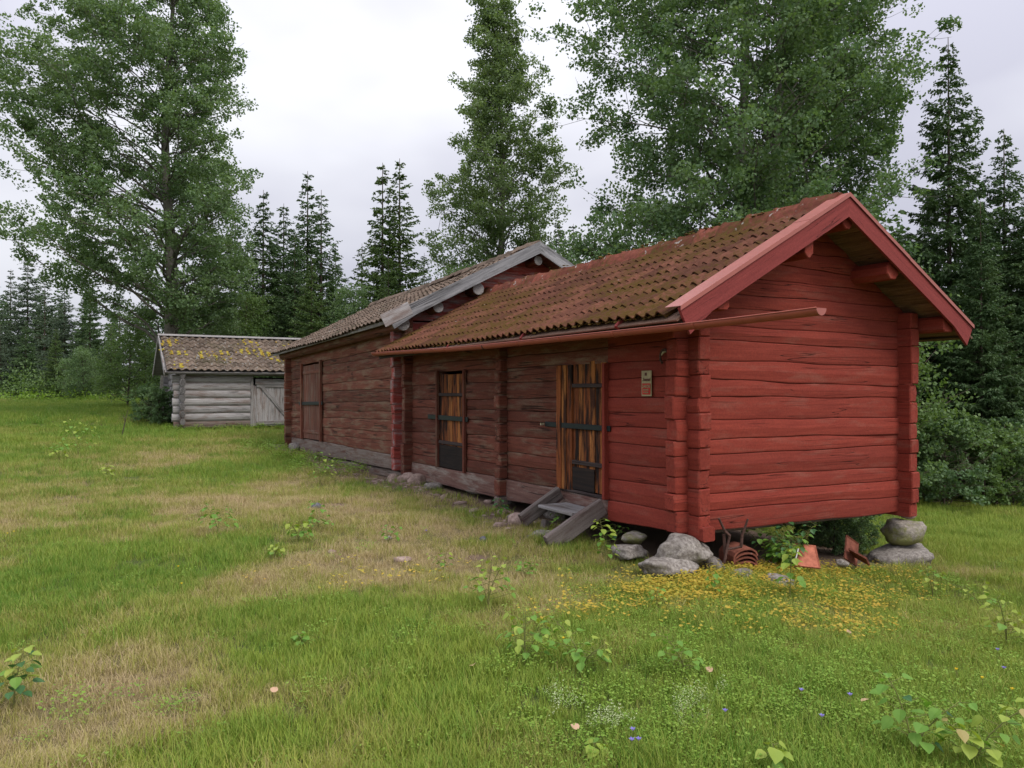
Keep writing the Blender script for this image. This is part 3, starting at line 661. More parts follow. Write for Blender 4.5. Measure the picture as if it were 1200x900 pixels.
# horseshoe
pts = [(0, .062*math.sin(a)*(1 if abs(a) < 2.2 else .9), .075*math.cos(a)) for a in np.linspace(-2.55, 2.55, 17)]
hs = thing('horseshoe', 'old rusty horseshoe hanging on the red wall under the gutter, near the corner', 'horseshoe', (O[0]+U[0]*-.05+Vv[0]*.28, O[1]+U[1]*-.05+Vv[1]*.28, 1.93), TH)
ob('shoe', mesh_of('shoe', *tube(pts, .013, 8), M['rust'], True), hs)
pts = [(-.012, -.02+.05*math.cos(a), .0+.05*math.sin(a)) for a in np.linspace(.3, 1.9, 7)]
ob('pale_glint', mesh_of('pale_glint', *tube(pts, [.004, .009, .011, .012, .011, .008, .004], 6), M['brass'], True), hs)  # pale crescent modelled in place of light reflecting inside the shoe

# doorstep: a loose stair of two stringers and a tread
def wp(u, v, z=0): return (O[0]+U[0]*u+Vv[0]*v, O[1]+U[1]*u+Vv[1]*v, z)
st = thing('doorstep', 'weathered grey wooden doorstep with two slanting side boards below the tarred door', 'step', wp(-.3, 1.7, -.1), TH)
sp = lambda u, v, z: (u+.3, v-1.7, z+.1)
board('stringer', st, sp(-.74, 1.26, -.14), sp(-.02, 1.26, .22), .19, .075, M['step_wood'], bev=.012, wav=.012)
board('stringer', st, sp(-.56, 2.12, -.02), sp(-.02, 2.12, .27), .17, .075, M['step_wood'], bev=.012, wav=.010)
board('tread', st, sp(-.44, 1.34, .215), sp(-.44, 2.05, .215), .40, .035, M['grey_wood'], zdir=(1, 0, 0), bev=.006)
board('support_post', st, sp(-.44, 2.1, -.17), sp(-.36, 2.1, .07), .08, .09, M['step_wood'], zdir=(1, 0, 0))

# ------------------------------------------------------------------ BUILDING 2: taller old barn behind
b2 = thing('log_barn', 'taller weathered red log barn with grey barge boards and grey tiled roof behind the storehouse', 'building', wp(0, 7.5), TH)
b2.rotation_euler = (-0.020, 0, TH)
W2, L2, RU2, P2 = 5.5, 9.1, 2.75, 0.51
Z2 = 4.52
js2 = joints(0.14, 0.14, 2.92, 13, .25, random.Random(8)); js2[0] = (0.02, 0.10); js2[1] = (0.42, 0.37); snap = min(range(14), key=lambda i: abs(js2[i][0]-2.42)); js2[snap] = (2.43, 2.45)
S2 = L2+.15
o3 = (S2-7.55, S2-5.62, 0.42, 2.42)
def m2(i, s, e): return M['grey_sill'] if i == 0 else M['red_old']
wall(b2, (0, S2), (0, -1), S2+.10, js2, 0.16, M['red_old'], [o3], enda=1, endb=1, matf=m2)
g2 = M['red_gable_old']
wall(b2, (-.17, .05), (1, 0), W2+.34, joints(.12, .12, 2.90, 13, .25, random.Random(12)), .16, g2, enda=1, endb=1)
x2l = lambda z: .17+RU2-(Z2-.12-z)/P2+.01
x2r = lambda z: .17+RU2+(Z2-.12-z)/P2-.01
wall(b2, (-.17, .05), (1, 0), W2+.34, joints(2.90, 2.90, 4.36, 7, .2, random.Random(14)), .16, g2, extl=lambda z: max(x2l(z), .18), extr=lambda z: min(x2r(z), W2+.16))
wall(b2, (W2, -.1), (0, 1), S2+.10, joints(.12, .12, 2.92, 13, .2), .16, g2, enda=1, endb=1)
wall(b2, (W2+.17, L2), (-1, 0), W2+.34, joints(.12, .12, 2.90, 13, .2), .16, M['red_old'], enda=1, endb=1)
wall(b2, (W2+.17, L2), (-1, 0), W2+.34, joints(2.90, 2.90, 4.36, 7, .2), .16, M['red_old'], extl=lambda z: max(x2l(z), .18), extr=lambda z: min(x2r(z), W2+.16))
for (u, z, r_) in ((2.78, 4.20, .10), (1.42, 3.54, .125), (.58, 3.14, .11), (-.12, 2.80, .135), (4.1, 3.62, .12), (5.5, 2.90, .13)):
    prism_y('purlin', b2, u, z, r_*2, r_*2, -.30, L2+.3, M['red_old'], rnd=True, seed=int(u*10))
    V_, F_ = loft([[(0, math.cos(a)*r_*s, math.sin(a)*r_*s) for a in [2*math.pi*j/12 for j in range(12)]] for s in (.97, .9)])
    V_ = [(x-(0.0 if i < 12 else .006), y, z_) for i, (x, y, z_) in enumerate(V_)]
    ob('purlin_end', mesh_of('purlin_end', V_, F_, M['grey_wood']), b2, (u, -.302, z), (0, 0, math.pi/2))
for side in (1, -1):
    nb = 14; q2 = math.hypot(1, P2); tot = (RU2+.36)*q2
    for k in range(nb):
        s0 = tot*k/nb; u0 = RU2+side*s0/q2; z0 = Z2-.09-s0*P2/q2; zd = (side/q2, 0, -P2/q2)
        a_, b_ = (u0, -.40, z0), (u0, L2+.55, z0)
        board('roof_board', b2, *((a_, b_) if side == 1 else (b_, a_)), tot/nb-.004, .024, M['soffit'], zdir=zd, seg=3)
board('eave_board', b2, (-.37, L2+.55, 2.80), (-.37, -.4, 2.80), .07, .03, M['grey_wood'])
board('eave_board', b2, (-.20, L2+.5, 2.79), (-.20, -.4, 2.79), .10, .06, M['dark_wood'])
# two course eave: a row of tile battens ends
for side in (-1, 1):
    up = Vector((-side, 0, P2)).normalized(); ue = RU2+side*(RU2+.42); ze = Z2-.045-P2*(RU2+.42)
    tiled_slope(b2, (ue, -.36, ze), up, (0, 1, 0), 11, .325, 42, .24, M['tile_grey'], single=False, sag=lambda t, s: -.05*math.sin(math.pi*s)+.012*math.sin(11*s), rolls=1, amp=.035, n=7, jit=.009)
ridge_tiles(b2, (RU2, L2+.6, Z2+.02), (RU2, -.36, Z2+.02), 25, M['tile_grey'], half=.14, drop=.07, sag=lambda t, s: -.05*math.sin(math.pi*s))
barge(b2, -.44, RU2, Z2+.045, P2, -.46, 5.96, .24, .035, M['barge_grey'])
# lower spliced piece of the left barge board
q2 = math.hypot(1, P2)
board('barge_splice', b2, (-.50, -.452, 2.705), (-.50+.52, -.452, 2.705+.52*P2), .235, .012, M['grey_pale'], zdir=(-P2, 0, 1))
vb = ob('verge_board', beam_mesh('verge_board', 3.95, .12, .02, M['barge_grey'], bev=.004), b2, (-.42, -.44, 2.945), Matrix(((1/q2, 0, -P2/q2), (0, 1, 0), (P2/q2, 0, 1/q2))).transposed().transposed())
vb.rotation_euler = Matrix(((1/q2, -0.0, 0), (0, 0, 0), (0, 0, 0))).to_euler() if False else Matrix(((1/q2, 0, -P2/q2), (0, 1, 0), (P2/q2, 0, 1/q2))).to_euler()
vb.dimensions = vb.dimensions
bpy.data.objects.remove(vb)
# door of the barn
D3 = door(b2, 5.62, 7.55, 0.44, 2.40, 7, [M['old_door']], u=.02)
for z in (2.02, .45): vbar('batten', D3, .05, 1.88, z-.30, .09, .04, M['old_door'], -.042)
vbar('lock_bar', b2, 5.45, 7.85, 1.34, .085, .014, M['iron'], -.05)
for v in (5.55, 7.50): ob('door_post', beam_mesh('door_post', 2.05, .10, .06, M['red_old'], bev=.004), b2, (-.012, v+.1, .42), Mx)
# rotten foundation log
board('foundation_log', b2, (.02, S2, -.16), (.02, .1, -.12), .17, .2, M['grey_sill'], bev=.03, wav=.02)

# ------------------------------------------------------------------ BUILDING 3: grey shed
SX, SY = -11.18, 25.0
b3 = thing('grey_shed', 'small unpainted grey log shed with lichen covered tile roof and braced plank door', 'shed', (SX, SY, .27), TH)
LG = M['grey_pale']
def round_log(par, p0, ax, L_, r_, mat, name='log', seed=0):
    n = 12; rings = []; N = max(3, int(L_/.6))
    for i in range(N+1):
        x = L_*i/N; rr = r_*(1+wob(seed, x, .05)); oy = wob(seed+1, x, .008)
        rings.append([(x, math.cos(2*math.pi*j/n)*rr*.62+oy, math.sin(2*math.pi*j/n)*rr) for j in range(n)])
    return ob(name, mesh_of(name, *loft(rings), mat, False), par, p0, (0, 0, ax))
LS, DS = 5.2, 4.4; lh = .262
for i in range(7):
    z = lh*(i+.5); mt = M['grey_sill'] if i == 0 else LG; mt2 = M['grey_sill'] if (i < 2) else M['grey_wood']; r_ = lh*.535
    for (a, b) in ([(-.25-R.uniform(0, .08), 2.30), (3.98, LS+.2)]):
        round_log(b3, (a, 0, z), 0, b-a, r_, mt, seed=i*5)
    round_log(b3, (-.25, DS, z), 0, LS+.5, r_, mt2, seed=i*5+2)
    if i < 6 or True:
        z2 = z+lh*.5
        round_log(b3, (0, -.30+R.uniform(-.03, .03), z2), math.pi/2, DS+.55, r_, mt2, seed=i*7)
        round_log(b3, (LS, -.25, z2), math.pi/2, DS+.5, r_, mt2, seed=i*7+1)
        c = ob('log_face', mesh_of('log_face', *loft([[(0, math.cos(2*math.pi*j/12)*r_*.66*s, math.sin(2*math.pi*j/12)*r_*s) for j in range(12)] for s in (.86, .8)]), M['grey_wood']), b3, (0, -.335, z2), (0, 0, math.pi/2))
RV, RZ3, P3 = DS/2, 3.26, .49
def ex3(z): return (RZ3-.1-z)/P3
for i in range(5):                        # gable logs
    z = 1.95+i*.235; hw = ex3(z+.1)
    for x in (0, LS): round_log(b3, (x, RV-hw, z), math.pi/2, hw*2, .12, M['grey_wood'], seed=i)
for side in (-1, 1):
    up = Vector((0, -side, P3)).normalized(); ve = RV+side*(RV+.42); ze = RZ3-.01-P3*(RV+.42)
    tiled_slope(b3, (-.50 if True else 0, ve, ze), up, (1, 0, 0), 9, .325, 26, .235, M['tile_lichen'], single=False, rolls=1, amp=.062, n=6, jit=.012)
    board('roof_deck', b3, *(((LS+.55, RV, RZ3-.06), (-.55, RV, RZ3-.06)) if side == -1 else ((-.55, RV, RZ3-.06), (LS+.55, RV, RZ3-.06))), (RV+.40)*math.hypot(1, P3), .03, M['grey_wood'], zdir=(0, side, -P3), seg=2)
for side in (-1, 1):
    vs = RV+side*(RV+.46); zs = RZ3-P3*(RV+.46)
    board('barge_board', b3, *(((-.56, vs, zs-.13), (-.56, RV, RZ3-.13)) if side == -1 else ((-.56, RV, RZ3-.13), (-.56, vs, zs-.13))), .19, .035, M['grey_pale'], zdir=(0, 0, 1))
board('ridge_board', b3, (-.6, RV-.13, RZ3+.045), (LS+.6, RV-.13, RZ3+.055), .17, .022, M['grey_wood'], zdir=(0, 1, .45))
board('ridge_board', b3, (LS+.6, RV+.02, RZ3+.10), (-.6, RV+.02, RZ3+.09), .17, .022, M['grey_wood'], zdir=(0, 1, -.45))
board('eave_board', b3, (-.5, -.36, RZ3-.06-P3*(RV+.36)-.08), (LS+.5, -.36, RZ3-.06-P3*(RV+.36)-.08), .075, .03, M['grey_wood'])
board('wall_plate', b3, (-.2, -.08, 1.82), (LS, -.08, 1.82), .16, .12, M['grey_wood'])
pts = []
for (a, t, n_c, sp_) in ((-.25, .80, 26, .16), (-.1, .5, 20, .2), (.0, .12, 10, .14), (1.05, .45, 12, .13), (.65, .42, 8, .1), (1.5, .5, 10, .12), (2.2, .55, 16, .25), (2.6, .62, 22, .25), (2.9, .5, 24, .22), (2.5, .85, 14, .2), (3.3, .35, 14, .16), (3.7, .2, 24, .16), (3.9, .42, 20, .16), (3.8, .8, 8, .2), (4.2, .6, 8, .2), (1.3, .3, 6, .2)):
    for _ in range(int(n_c*2.6)):
        u_ = a+R.gauss(0, sp_); tt = min(.98, max(.02, t+R.gauss(0, .05)))
        pts.append((u_, -.42+tt*(RV+.42), RZ3+.02-P3*(RV+.42)*(1-tt)+.015))
moss_clumps('lichen', b3, pts, M['lichen_yellow'], .02, .065, (0, -P3, 1))
# door
d3 = ob('door', None, b3, (2.42, -.02, .06))
for k in range(7):
    ob('plank', beam_mesh('plank', 1.44-R.uniform(0, .02), .20, .028, LG, bev=.004), d3, (k*.205, R.uniform(-.004, .004), 0), Matrix(((0, 0, 1), (0, 1, 0), (-1, 0, 0))).to_euler() if False else Matrix(((0, 0, 1), (0, 1, 0), (1, 0, 0))))
d3f = [('door_rail', (0, -.035, .04), (1.43, -.035, .04), .13), ('door_rail', (0, -.035, 1.36), (1.43, -.035, 1.36), .11), ('door_brace', (.12, -.037, 1.36), (1.14, -.037, .12), .12)]
for nm, a, b, w_ in d3f: board(nm, d3, a, b, w_, .03, M['grey_wood'], zdir=(0, 0, 1) if nm == 'door_rail' else (1, 0, .8))
for x in (2.30, 3.90): ob('door_post', beam_mesh('door_post', 1.75, .09, .10, M['grey_wood'], bev=.006), b3, (x, -.10, .02), Matrix(((0, 0, 1), (0, 1, 0), (1, 0, 0))))
board('door_head', b3, (2.38, -.08, 1.52), (3.95, -.08, 1.52), .20, .08, M['grey_pale'])

# ------------------------------------------------------------------ stones
def rock_mesh(name, sx, sy, sz, seed, mat, sub=3, rough=.21):
    bm = bmesh.new(); bmesh.ops.create_icosphere(bm, subdivisions=sub, radius=1); r = np.random.default_rng(seed)
    P = np.array([v.co[:] for v in bm.verts]); d = np.ones(len(P))
    for k in range(9):
        a = r.normal(size=3); a /= np.linalg.norm(a); d += rough/(1+k*.35)*np.sin(P @ a*(1.5+k*.9)+r.uniform(0, 6))*.6
    for k in range(9):                    # flattened facets
        a = r.normal(size=3); a[2] *= .8; a /= np.linalg.norm(a); h = P @ a; c_ = r.uniform(.62, .84); d = np.where(h*d > c_, d*(c_+.18*(h*d-c_))/np.maximum(h*d, .01), d)
    for k in range(10):
        a = r.normal(size=3)*6; d += .016*np.sin(P @ a+r.uniform(0, 6))
    for v, q in zip(bm.verts, d): v.co *= float(q)
    for v in bm.verts: v.co.x *= sx; v.co.y *= sy; v.co.z *= sz
    me = bpy.data.meshes.new(name); bm.to_mesh(me); bm.free(); me.materials.append(mat); me.polygons.foreach_set('use_smooth', [True]*len(me.polygons)); return me
def rock(px, py, Y, sx, sy, sz, seed, mat, label, group=None, rz=TH, tilt=0, name='boulder', sub=3):
    """centre of the stone at photo px,py and distance Y"""
    X = (px-600)/F*Y; Z = max(EYE-(py-HZ)/F*Y, tz(X, Y)+.3*sz)
    o = ob(name, rock_mesh(name, sx, sy, sz, seed, mat, sub), None, (X, Y, Z), (0, tilt, rz)); return tag(o, label, 'stone', group)
rock(801, 646, 7.05, .36, .22, .15, 1, M['granite'], 'upper large grey granite boulder right under the near corner of the red storehouse', tilt=.16, sub=4)
rock(783, 664, 6.92, .40, .22, .11, 2, M['granite'], 'lower flat grey boulder beneath the corner boulder of the red storehouse', tilt=.16, sub=4)
rock(830, 664, 7.2, .16, .18, .12, 31, M['granite'], 'small grey stone wedged right of the two corner boulders')
rock(737, 646, 7.45, .21, .16, .085, 3, M['granite'], 'flat grey stone between the doorstep and the corner boulders')
rock(745, 630, 7.85, .16, .12, .075, 4, M['granite_moss'], 'small mossy green block tucked under the red wall above a flat stone')
rock(1060, 622, 9.0, .315, .22, .155, 5, M['granite_moss'], 'rounded mossy boulder carrying the right corner of the red gable')
rock(1052, 652, 8.95, .52, .30, .14, 6, M['granite'], 'long low grey boulder under the mossy boulder at the right gable corner')
rock(1063, 604, 9.05, .16, .10, .04, 7, M['stone_pink'], 'thin reddish slab between right corner and mossy boulder', name='slab')
rock(912, 686, 6.75, .17, .15, .10, 8, M['granite'], 'grey stone half sunk in yellow ground cover before the gable', tilt=.2)
rock(868, 678, 6.95, .16, .12, .07, 9, M['granite'], 'low grey stone left of the other stone among yellow leaves')
rock(925, 656, 7.75, .16, .12, .08, 10, M['granite'], 'grey stone in shadow between leafy shrub and orange tile')
rock(987, 660, 7.6, .065, .06, .05, 11, M['granite'], 'small round grey stone behind the two leaf sapling')
rock(640, 632, 8.4, .26, .15, .06, 12, M['granite'], 'flat pale stone under the wooden doorstep')
rock(607, 622, 8.9, .14, .12, .11, 13, M['stone_pink'], 'brownish stone beside the left foot of the doorstep')
rock(590, 606, 9.8, .11, .10, .08, 14, M['stone_pink'], 'rounded pinkish stone under the partition log ends')
rock(600, 608, 9.5, .09, .08, .06, 15, M['granite'], 'small grey stone touching the wall left of the doorstep')
rock(478, 566, 13.2, .20, .18, .15, 16, M['stone_pink'], 'pale cornerstone below where barn and storehouse meet', name='foundation_stone')
rock(490, 570, 12.8, .17, .15, .13, 17, M['stone_pink'], 'pinkish stone just right of the cornerstone between the buildings', name='foundation_stone')
rock(508, 578, 12.1, .17, .12, .09, 18, M['granite'], 'flat tilted grey stone below the left tarred door')
rock(462, 563, 13.5, .12, .12, .10, 19, M['stone_pink'], 'small pale stone left of the cornerstone under the barn', name='foundation_stone')
rock(345, 530, 20.6, .25, .2, .18, 20, M['granite'], 'grey stone under the far left corner of the barn', name='foundation_stone')
rock(372, 536, 19.2, .10, .1, .08, 21, M['granite'], 'small grey stone in grass before the barn door')
rock(455, 632, gp(455, 634)[1], .05, .05, .035, 22, M['granite'], 'small pale stone in dry grass below the left tarred door', name='stone', sub=2)
rock(390, 647, gp(390, 649)[1], .05, .05, .03, 23, M['stone_pink'], 'pale pink pebble beside the sprawling sapling', name='stone', sub=2)
rock(566, 632, gp(566, 634)[1], .05, .05, .04, 24, M['stone_dark'], 'small dark blue stone left of the doorstep', name='stone', sub=2)
rock(371, 594, gp(371, 596)[1], .08, .07, .06, 25, M['stone_dark'], 'dark stone at the edge of the bare hollow', name='stone', sub=2)
rock(472, 655, gp(472, 660)[1], .12, .1, .03, 26, M['stone_pink'], 'flat reddish stone flush with the grass', name='stone', sub=2)
for i, (px, py) in enumerate([(610, 590), (573, 590), (540, 592), (520, 585), (555, 602), (586, 617), (625, 607)]):
    g = gp(px, py); rock(px, py+2, g[1], .075+.03*(i % 3), .07, .05, 40+i, M['stone_pink'], ['small stone in bare soil nearest the left foot of the doorstep, by the wall', 'small stone in bare soil left of the partition log ends', 'small stone in bare soil midway between left door and partition', 'small stone in bare soil right under the left tarred door', 'small stone lying apart in the dry grass below the left door', 'small stone out in the grass left of the doorstep foot', 'small stone touching the left stringer of the doorstep'][i], 'small stones along the storehouse foot', name='stone', sub=2)
# foundation stones along the long wall, under the sill
for i, v in enumerate([2.9, 4.2, 5.3, 6.4]):
    p = wp(.34, v); rz_ = tz(p[0], p[1]); o = ob('foundation_stone', rock_mesh('foundation_stone', .24, .15, max(.06, (0.08-rz_)/2+.03), 60+i, M['granite'], 2), None, (p[0], p[1], (rz_-.02)/2), (0, 0, TH+1.57))
    tag(o, ['foundation stone in the shade under the storehouse near the tarred door with the step', 'foundation stone under the storehouse right of the partition log ends', 'foundation stone in the shade under the left tarred door', 'foundation stone under the storehouse closest to the barn'][i], 'stone', 'foundation stones under the long storehouse wall')
p = wp(W1, L1-.3); ob_ = ob('foundation_stone', rock_mesh('foundation_stone', .3, .3, .4, 71, M['granite'], 2), None, (p[0], p[1], -.25)); tag(ob_, 'foundation stone under the hidden back corner of the storehouse', 'stone')

pts = []
for i in range(420):
    v = 1.9+R.random()**.8*15; u = -.18-abs(R.gauss(0, .30)); q = wp(u, v); pts.append((q[0], q[1], tz(q[0], q[1])))
moss_clumps('rubble', None, pts, M['stone_pink'], .012, .055, (0, 0, 1))['label'] = 'gravelly rubble of small stones along the foot of the long wall'
bpy.data.objects['rubble']['category'] = 'rubble'
# ------------------------------------------------------------------ things under the gable
def arc_tile(name, L_, wid, h, th, mat):
    rings = []; n = 8
    for x in (0, L_):
        o1 = [(x, wid/2*math.cos(math.pi-math.pi*j/n)*1.0, h*math.sin(math.pi*j/n)**.8) for j in range(n+1)]
        o2 = [(x, (wid/2-th)*math.cos(math.pi*j/n), (h-th)*math.sin(math.pi*j/n)**.8) for j in range(n+1)]
        rings.append(o1+o2)
    return mesh_of(name, *loft(rings), mat)
am = arc_tile('ridge_tile', .34, .27, .10, .016, M['tile_brown'])
X, Y = (870-600)/F*7.45, 7.45; zb = tz(X, Y)
for k in range(5):
    o = ob('spare_ridge_tile', am, None, (X+R.uniform(-.008, .008), Y-.1, zb-.03+k*.042), (math.radians(-12)+R.uniform(-.03, .03), 0, math.pi/2+.12+R.uniform(-.06, .06)))
    tag(o, ['lowest', 'second lowest', 'middle', 'second highest', 'topmost'][k]+' curved brown clay ridge tile in the stack under the gable', 'roof tile', 'stacked spare ridge tiles under the house')
def loose_tile(px, py, Y, rot, mat, label, s=1.0):
    X = (px-600)/F*Y; Z = EYE-(py-HZ)/F*Y
    bm = bmesh.new(); bmesh.ops.create_cube(bm, size=1)
    for v in bm.verts: v.co.x *= .25*s; v.co.y *= .30*s; v.co.z *= .018
    r = bmesh.ops.inset_region(bm, faces=[f for f in bm.faces if f.normal.z > .9], thickness=.022, depth=-.012)
    bmesh.ops.bevel(bm, geom=list(bm.edges), offset=.003, segments=1)
    me = bpy.data.meshes.new('loose_tile'); bm.to_mesh(me); bm.free(); me.materials.append(mat)
    return tag(ob('loose_tile', me, None, (X, Y, Z), rot), label, 'roof tile')
loose_tile(943, 651, 7.55, (math.radians(36), math.radians(4), -.15), M['tile_new'], 'bright orange clay tile leaning under the gable')
loose_tile(997, 645, 8.1, (math.radians(75), math.radians(30), .5), M['tile_brown'], 'dark brown broken tile lying against the long low boulder', .9)
loose_tile(1006, 652, 8.0, (math.radians(25), math.radians(35), .9), M['tile_brown'], 'tilted brown tile in front of the broken tile', .7)
a_ = Vector(((931-600)/F*7.3, 7.3, EYE-(662-HZ)/F*7.3)); b_ = Vector(((936-600)/F*7.4, 7.4, EYE-(645-HZ)/F*7.4))
tag(board('lath', None, a_, b_+Vector((0, 0, .02)), .02, .012, M['pale_stick']), 'short pale lath standing beside the orange tile', 'stick')
# old forked tool leaning against the sill
ft = thing('forked_tool', 'old rusty two pronged tool leaning on the gable sill among tiles', 'tool', ((856-600)/F*7.2, 7.2, tz(.0+(856-600)/F*7.2, 7.2)))
def tp(px, py, Y): return Vector(((px-600)/F*Y, Y, EYE-(py-HZ)/F*Y))-ft.location
ob('shaft', mesh_of('shaft', *tube([tp(848, 659, 7.1), tp(852, 640, 7.12), tp(855, 626, 7.13)], [.012, .014, .012]), M['rust']), ft)
ob('prong', mesh_of('prong', *tube([tp(855, 628, 7.13), tp(849, 622, 7.12), tp(842, 607, 7.1)], [.014, .014, .011]), M['rust']), ft)
ob('prong', mesh_of('prong', *tube([tp(868, 640, 7.13), tp(869, 628, 7.13), tp(876, 608, 7.1)], [.016, .014, .010]), M['rust']), ft)
ob('crossbar', mesh_of('crossbar', *tube([tp(852, 643, 7.13), tp(860, 642, 7.13), tp(869, 640, 7.13)], [.012, .011, .012]), M['rust']), ft)
ob('strut', mesh_of('strut', *tube([tp(848, 626, 7.15), tp(849, 645, 7.15), tp(850, 655, 7.14)], [.016, .016, .012]), M['rust']), ft)

# ------------------------------------------------------------------ vegetation
def quads_from(cent, nrm_a, nrm_b, ls, ws):
    """rhombic leaves: centre, long axis a, cross axis b"""
    n = len(cent); V = np.empty((n, 4, 3)); V[:, 0] = cent-nrm_a*ls[:, None]*.5; V[:, 1] = cent+nrm_b*ws[:, None]*.5
    V[:, 2] = cent+nrm_a*ls[:, None]*.5; V[:, 3] = cent-nrm_b*ws[:, None]*.5
    return V.reshape(-1, 3), np.arange(n*4).reshape(n, 4)
def rand_axes(n, up=.3, rg=NR):
    a = rg.normal(size=(n, 3)); a /= np.linalg.norm(a, axis=1)[:, None]
    b = rg.normal(size=(n, 3)); b[:, 2] *= (1-up); b -= a*np.sum(a*b, axis=1)[:, None]; b /= np.linalg.norm(b, axis=1)[:, None]+1e-9
    return a, b
def aspen(seed, H, base, prof, trunk_r, nbr=80, ncl=13, nleaf=42, leaf=.075, elev=(25, 50), asym=None, lean=(0, 0), clr=.40, fork=None):
    """prof: list of (height fraction, radius). Returns trunk mesh data and crown arrays"""
    r = random.Random(seed); rg = np.random.default_rng(seed)
    hs, rs = zip(*prof)
    hs, rs = list(hs), list(rs)
    def tp_(z): t = z/H; return Vector((lean[0]*t*t+.12*math.sin(z*.5+seed), lean[1]*t*t+.12*math.cos(z*.43+seed), z))
    parts = []; N = 16
    parts.append(tube([tp_(H*i/N) for i in range(N+1)], [trunk_r*(1.25 if i == 0 else 1)*(1-.93*i/N) for i in range(N+1)], 9))
    cl = []; axes = [tp_]
    if fork:
        (dx, dy, fz) = fork
        def tp2(z): t = max(0, z-fz); k = min(1, t/2.5); return tp_(min(z, fz))+Vector((dx*k+dx*.05*t, dy*k, t))
        axes.append(tp2); parts.append(tube([tp2(fz+(H*.93-fz)*i/12) for i in range(13)], [trunk_r*.75*(1-.9*i/12) for i in range(13)], 8))
    for b in range(nbr):
        t = hs[0]+(hs[-1]*.98-hs[0])*((b+r.random())/nbr)**.92; rad = float(np.interp(t, hs, rs)); az = b*2.399+r.uniform(-.9, .9); ax = axes[b % len(axes)]
        if asym: rad *= asym(az, t)
        rad *= r.choice([.5, .7, .85, .95, 1.0, 1.08]); e = math.radians(r.uniform(*elev)); rise = rad*math.tan(e)*.75
        z0 = max(base*.6, H*t-rise*.55); p0 = ax(z0); pts = [p0]; j1, j2 = r.uniform(-.35, .35), r.uniform(-.35, .35)
        for k in range(1, 7):
            s = k/6; aa = az+j1*s+j2*math.sin(s*4); pts.append(p0+Vector((math.cos(aa)*rad*s+r.gauss(0, .05), math.sin(aa)*rad*s+r.gauss(0, .05), rise*(s**r.uniform(.7, 1.0))+r.gauss(0, .06))))
        br = max(.010, trunk_r*(1-t)*r.uniform(.16, .34)+.008)
        parts.append(tube(pts, [br*(1-.88*k/6) for k in range(7)], 5))
        ns = max(3, int(3+rad*1.7))
        for c in range(ns+1):
            s = (.12 if rad < 2 else .26)+(.88 if rad < 2 else .74)*(c+r.random()*.8)/ns if c < ns else 1.0; s = min(s, 1.0); k = min(5, int(s*6)); q0 = pts[k].lerp(pts[k+1], min(1, s*6-k))
            a2 = az+r.choice((-1, 1))*r.uniform(.3, 1.3); sl = rad*.36*(1.15-s*.5)*r.uniform(.6, 1.2)+.25; up_ = r.uniform(-.15, .9)
            q1 = q0+Vector((math.cos(a2)*sl, math.sin(a2)*sl, sl*up_)); parts.append(tube([q0, q0.lerp(q1, .5)+Vector((0, 0, -.05*sl)), q1], [br*(1-.85*s)*.5+.004, .006, .003], 4))
            m_ = max(2, int(ncl*sl/2.2))
            for d in range(m_):
                f = (d+r.random())/m_; q = q0.lerp(q1, .15+.9*f)+Vector((r.gauss(0, .16), r.gauss(0, .16), r.gauss(0, .14)+.05)); 
                hol = math.sin(q.x*1.9+seed)*math.sin(q.y*1.7+q.z*.6)+math.sin(q.z*2.3+q.x*.8+seed*2)*.8+math.sin(q.y*2.9-q.z*1.1)*.4
                if hol < -.95: continue
                cl.append((q, clr*r.uniform(.55, 1.15)))
    cs = []
    for q, s in cl:
        n = int(nleaf*r.uniform(.5, 1.3)); d = rg.normal(size=(n, 3)); d /= np.linalg.norm(d, axis=1)[:, None]; d *= (rg.random((n, 1))**.45)*np.array([s, s, s*.7])*1.05; cs.append(np.array(q)+d)
    cen = np.concatenate(cs); a, b = rand_axes(len(cen), .3, rg); ls = rg.uniform(.75, 1.25, len(cen))*leaf
    return join(*parts), quads_from(cen, a, b, ls, ls*.85)
def plant_tree(name, label, cat, X, Y, tr, cr_, bark, leafm, group=None, z=None):
    t = thing(name, label, cat, (X, Y, tz(X, Y)-.1 if z is None else z), 0, group)
    ob('trunk', mesh_of('trunk', *tr, bark, True), t); ob('crown', mesh_of('crown', cr_[0], cr_[1], leafm), t); return t
# left aspen at photo x 195
X = (197-600)/F*30
tr, cr_ = aspen(5, 20.5, 2.5, [(.17, 2.6), (.24, 4.1), (.36, 4.9), (.5, 4.7), (.62, 4.1), (.75, 3.3), (.88, 2.1), (1, .5)], .31, nbr=150, ncl=5, nleaf=66, leaf=.104,
    asym=lambda az, t: 1+.30*max(0, -math.cos(az))*(1 if t > .26 else .7)-.42*max(0, math.cos(az)))
plant_tree('aspen_tree', 'tall broad aspen with thick straight trunk standing behind the grey shed', 'tree', X, 30, tr, cr_, M['aspen_bark'], M['aspen_leaf'])
X = (586-600)/F*30
tr, cr_ = aspen(9, 17.8, 2.5, [(.22, 2.0), (.34, 2.6), (.45, 2.5), (.6, 2.05), (.75, 1.5), (.88, .9), (1, .25)], .2, nbr=140, ncl=5, nleaf=52, leaf=.098, elev=(40, 62), clr=.36)
plant_tree('aspen_tree', 'slender spire shaped aspen rising behind the barn ridge in the centre', 'tree', X, 30, tr, cr_, M['aspen_bark'], M['aspen_leaf_b'])
X = (872-600)/F*21
tr, cr_ = aspen(14, 19, 2.5, [(.12, 2.6), (.2, 3.5), (.33, 4.0), (.5, 4.5), (.64, 4.4), (.8, 3.6), (1, 1.5)], .25, nbr=155, ncl=5.5, nleaf=72, leaf=.092, fork=(.9, .4, 5.0), asym=lambda az, t: .98-.10*math.cos(az))
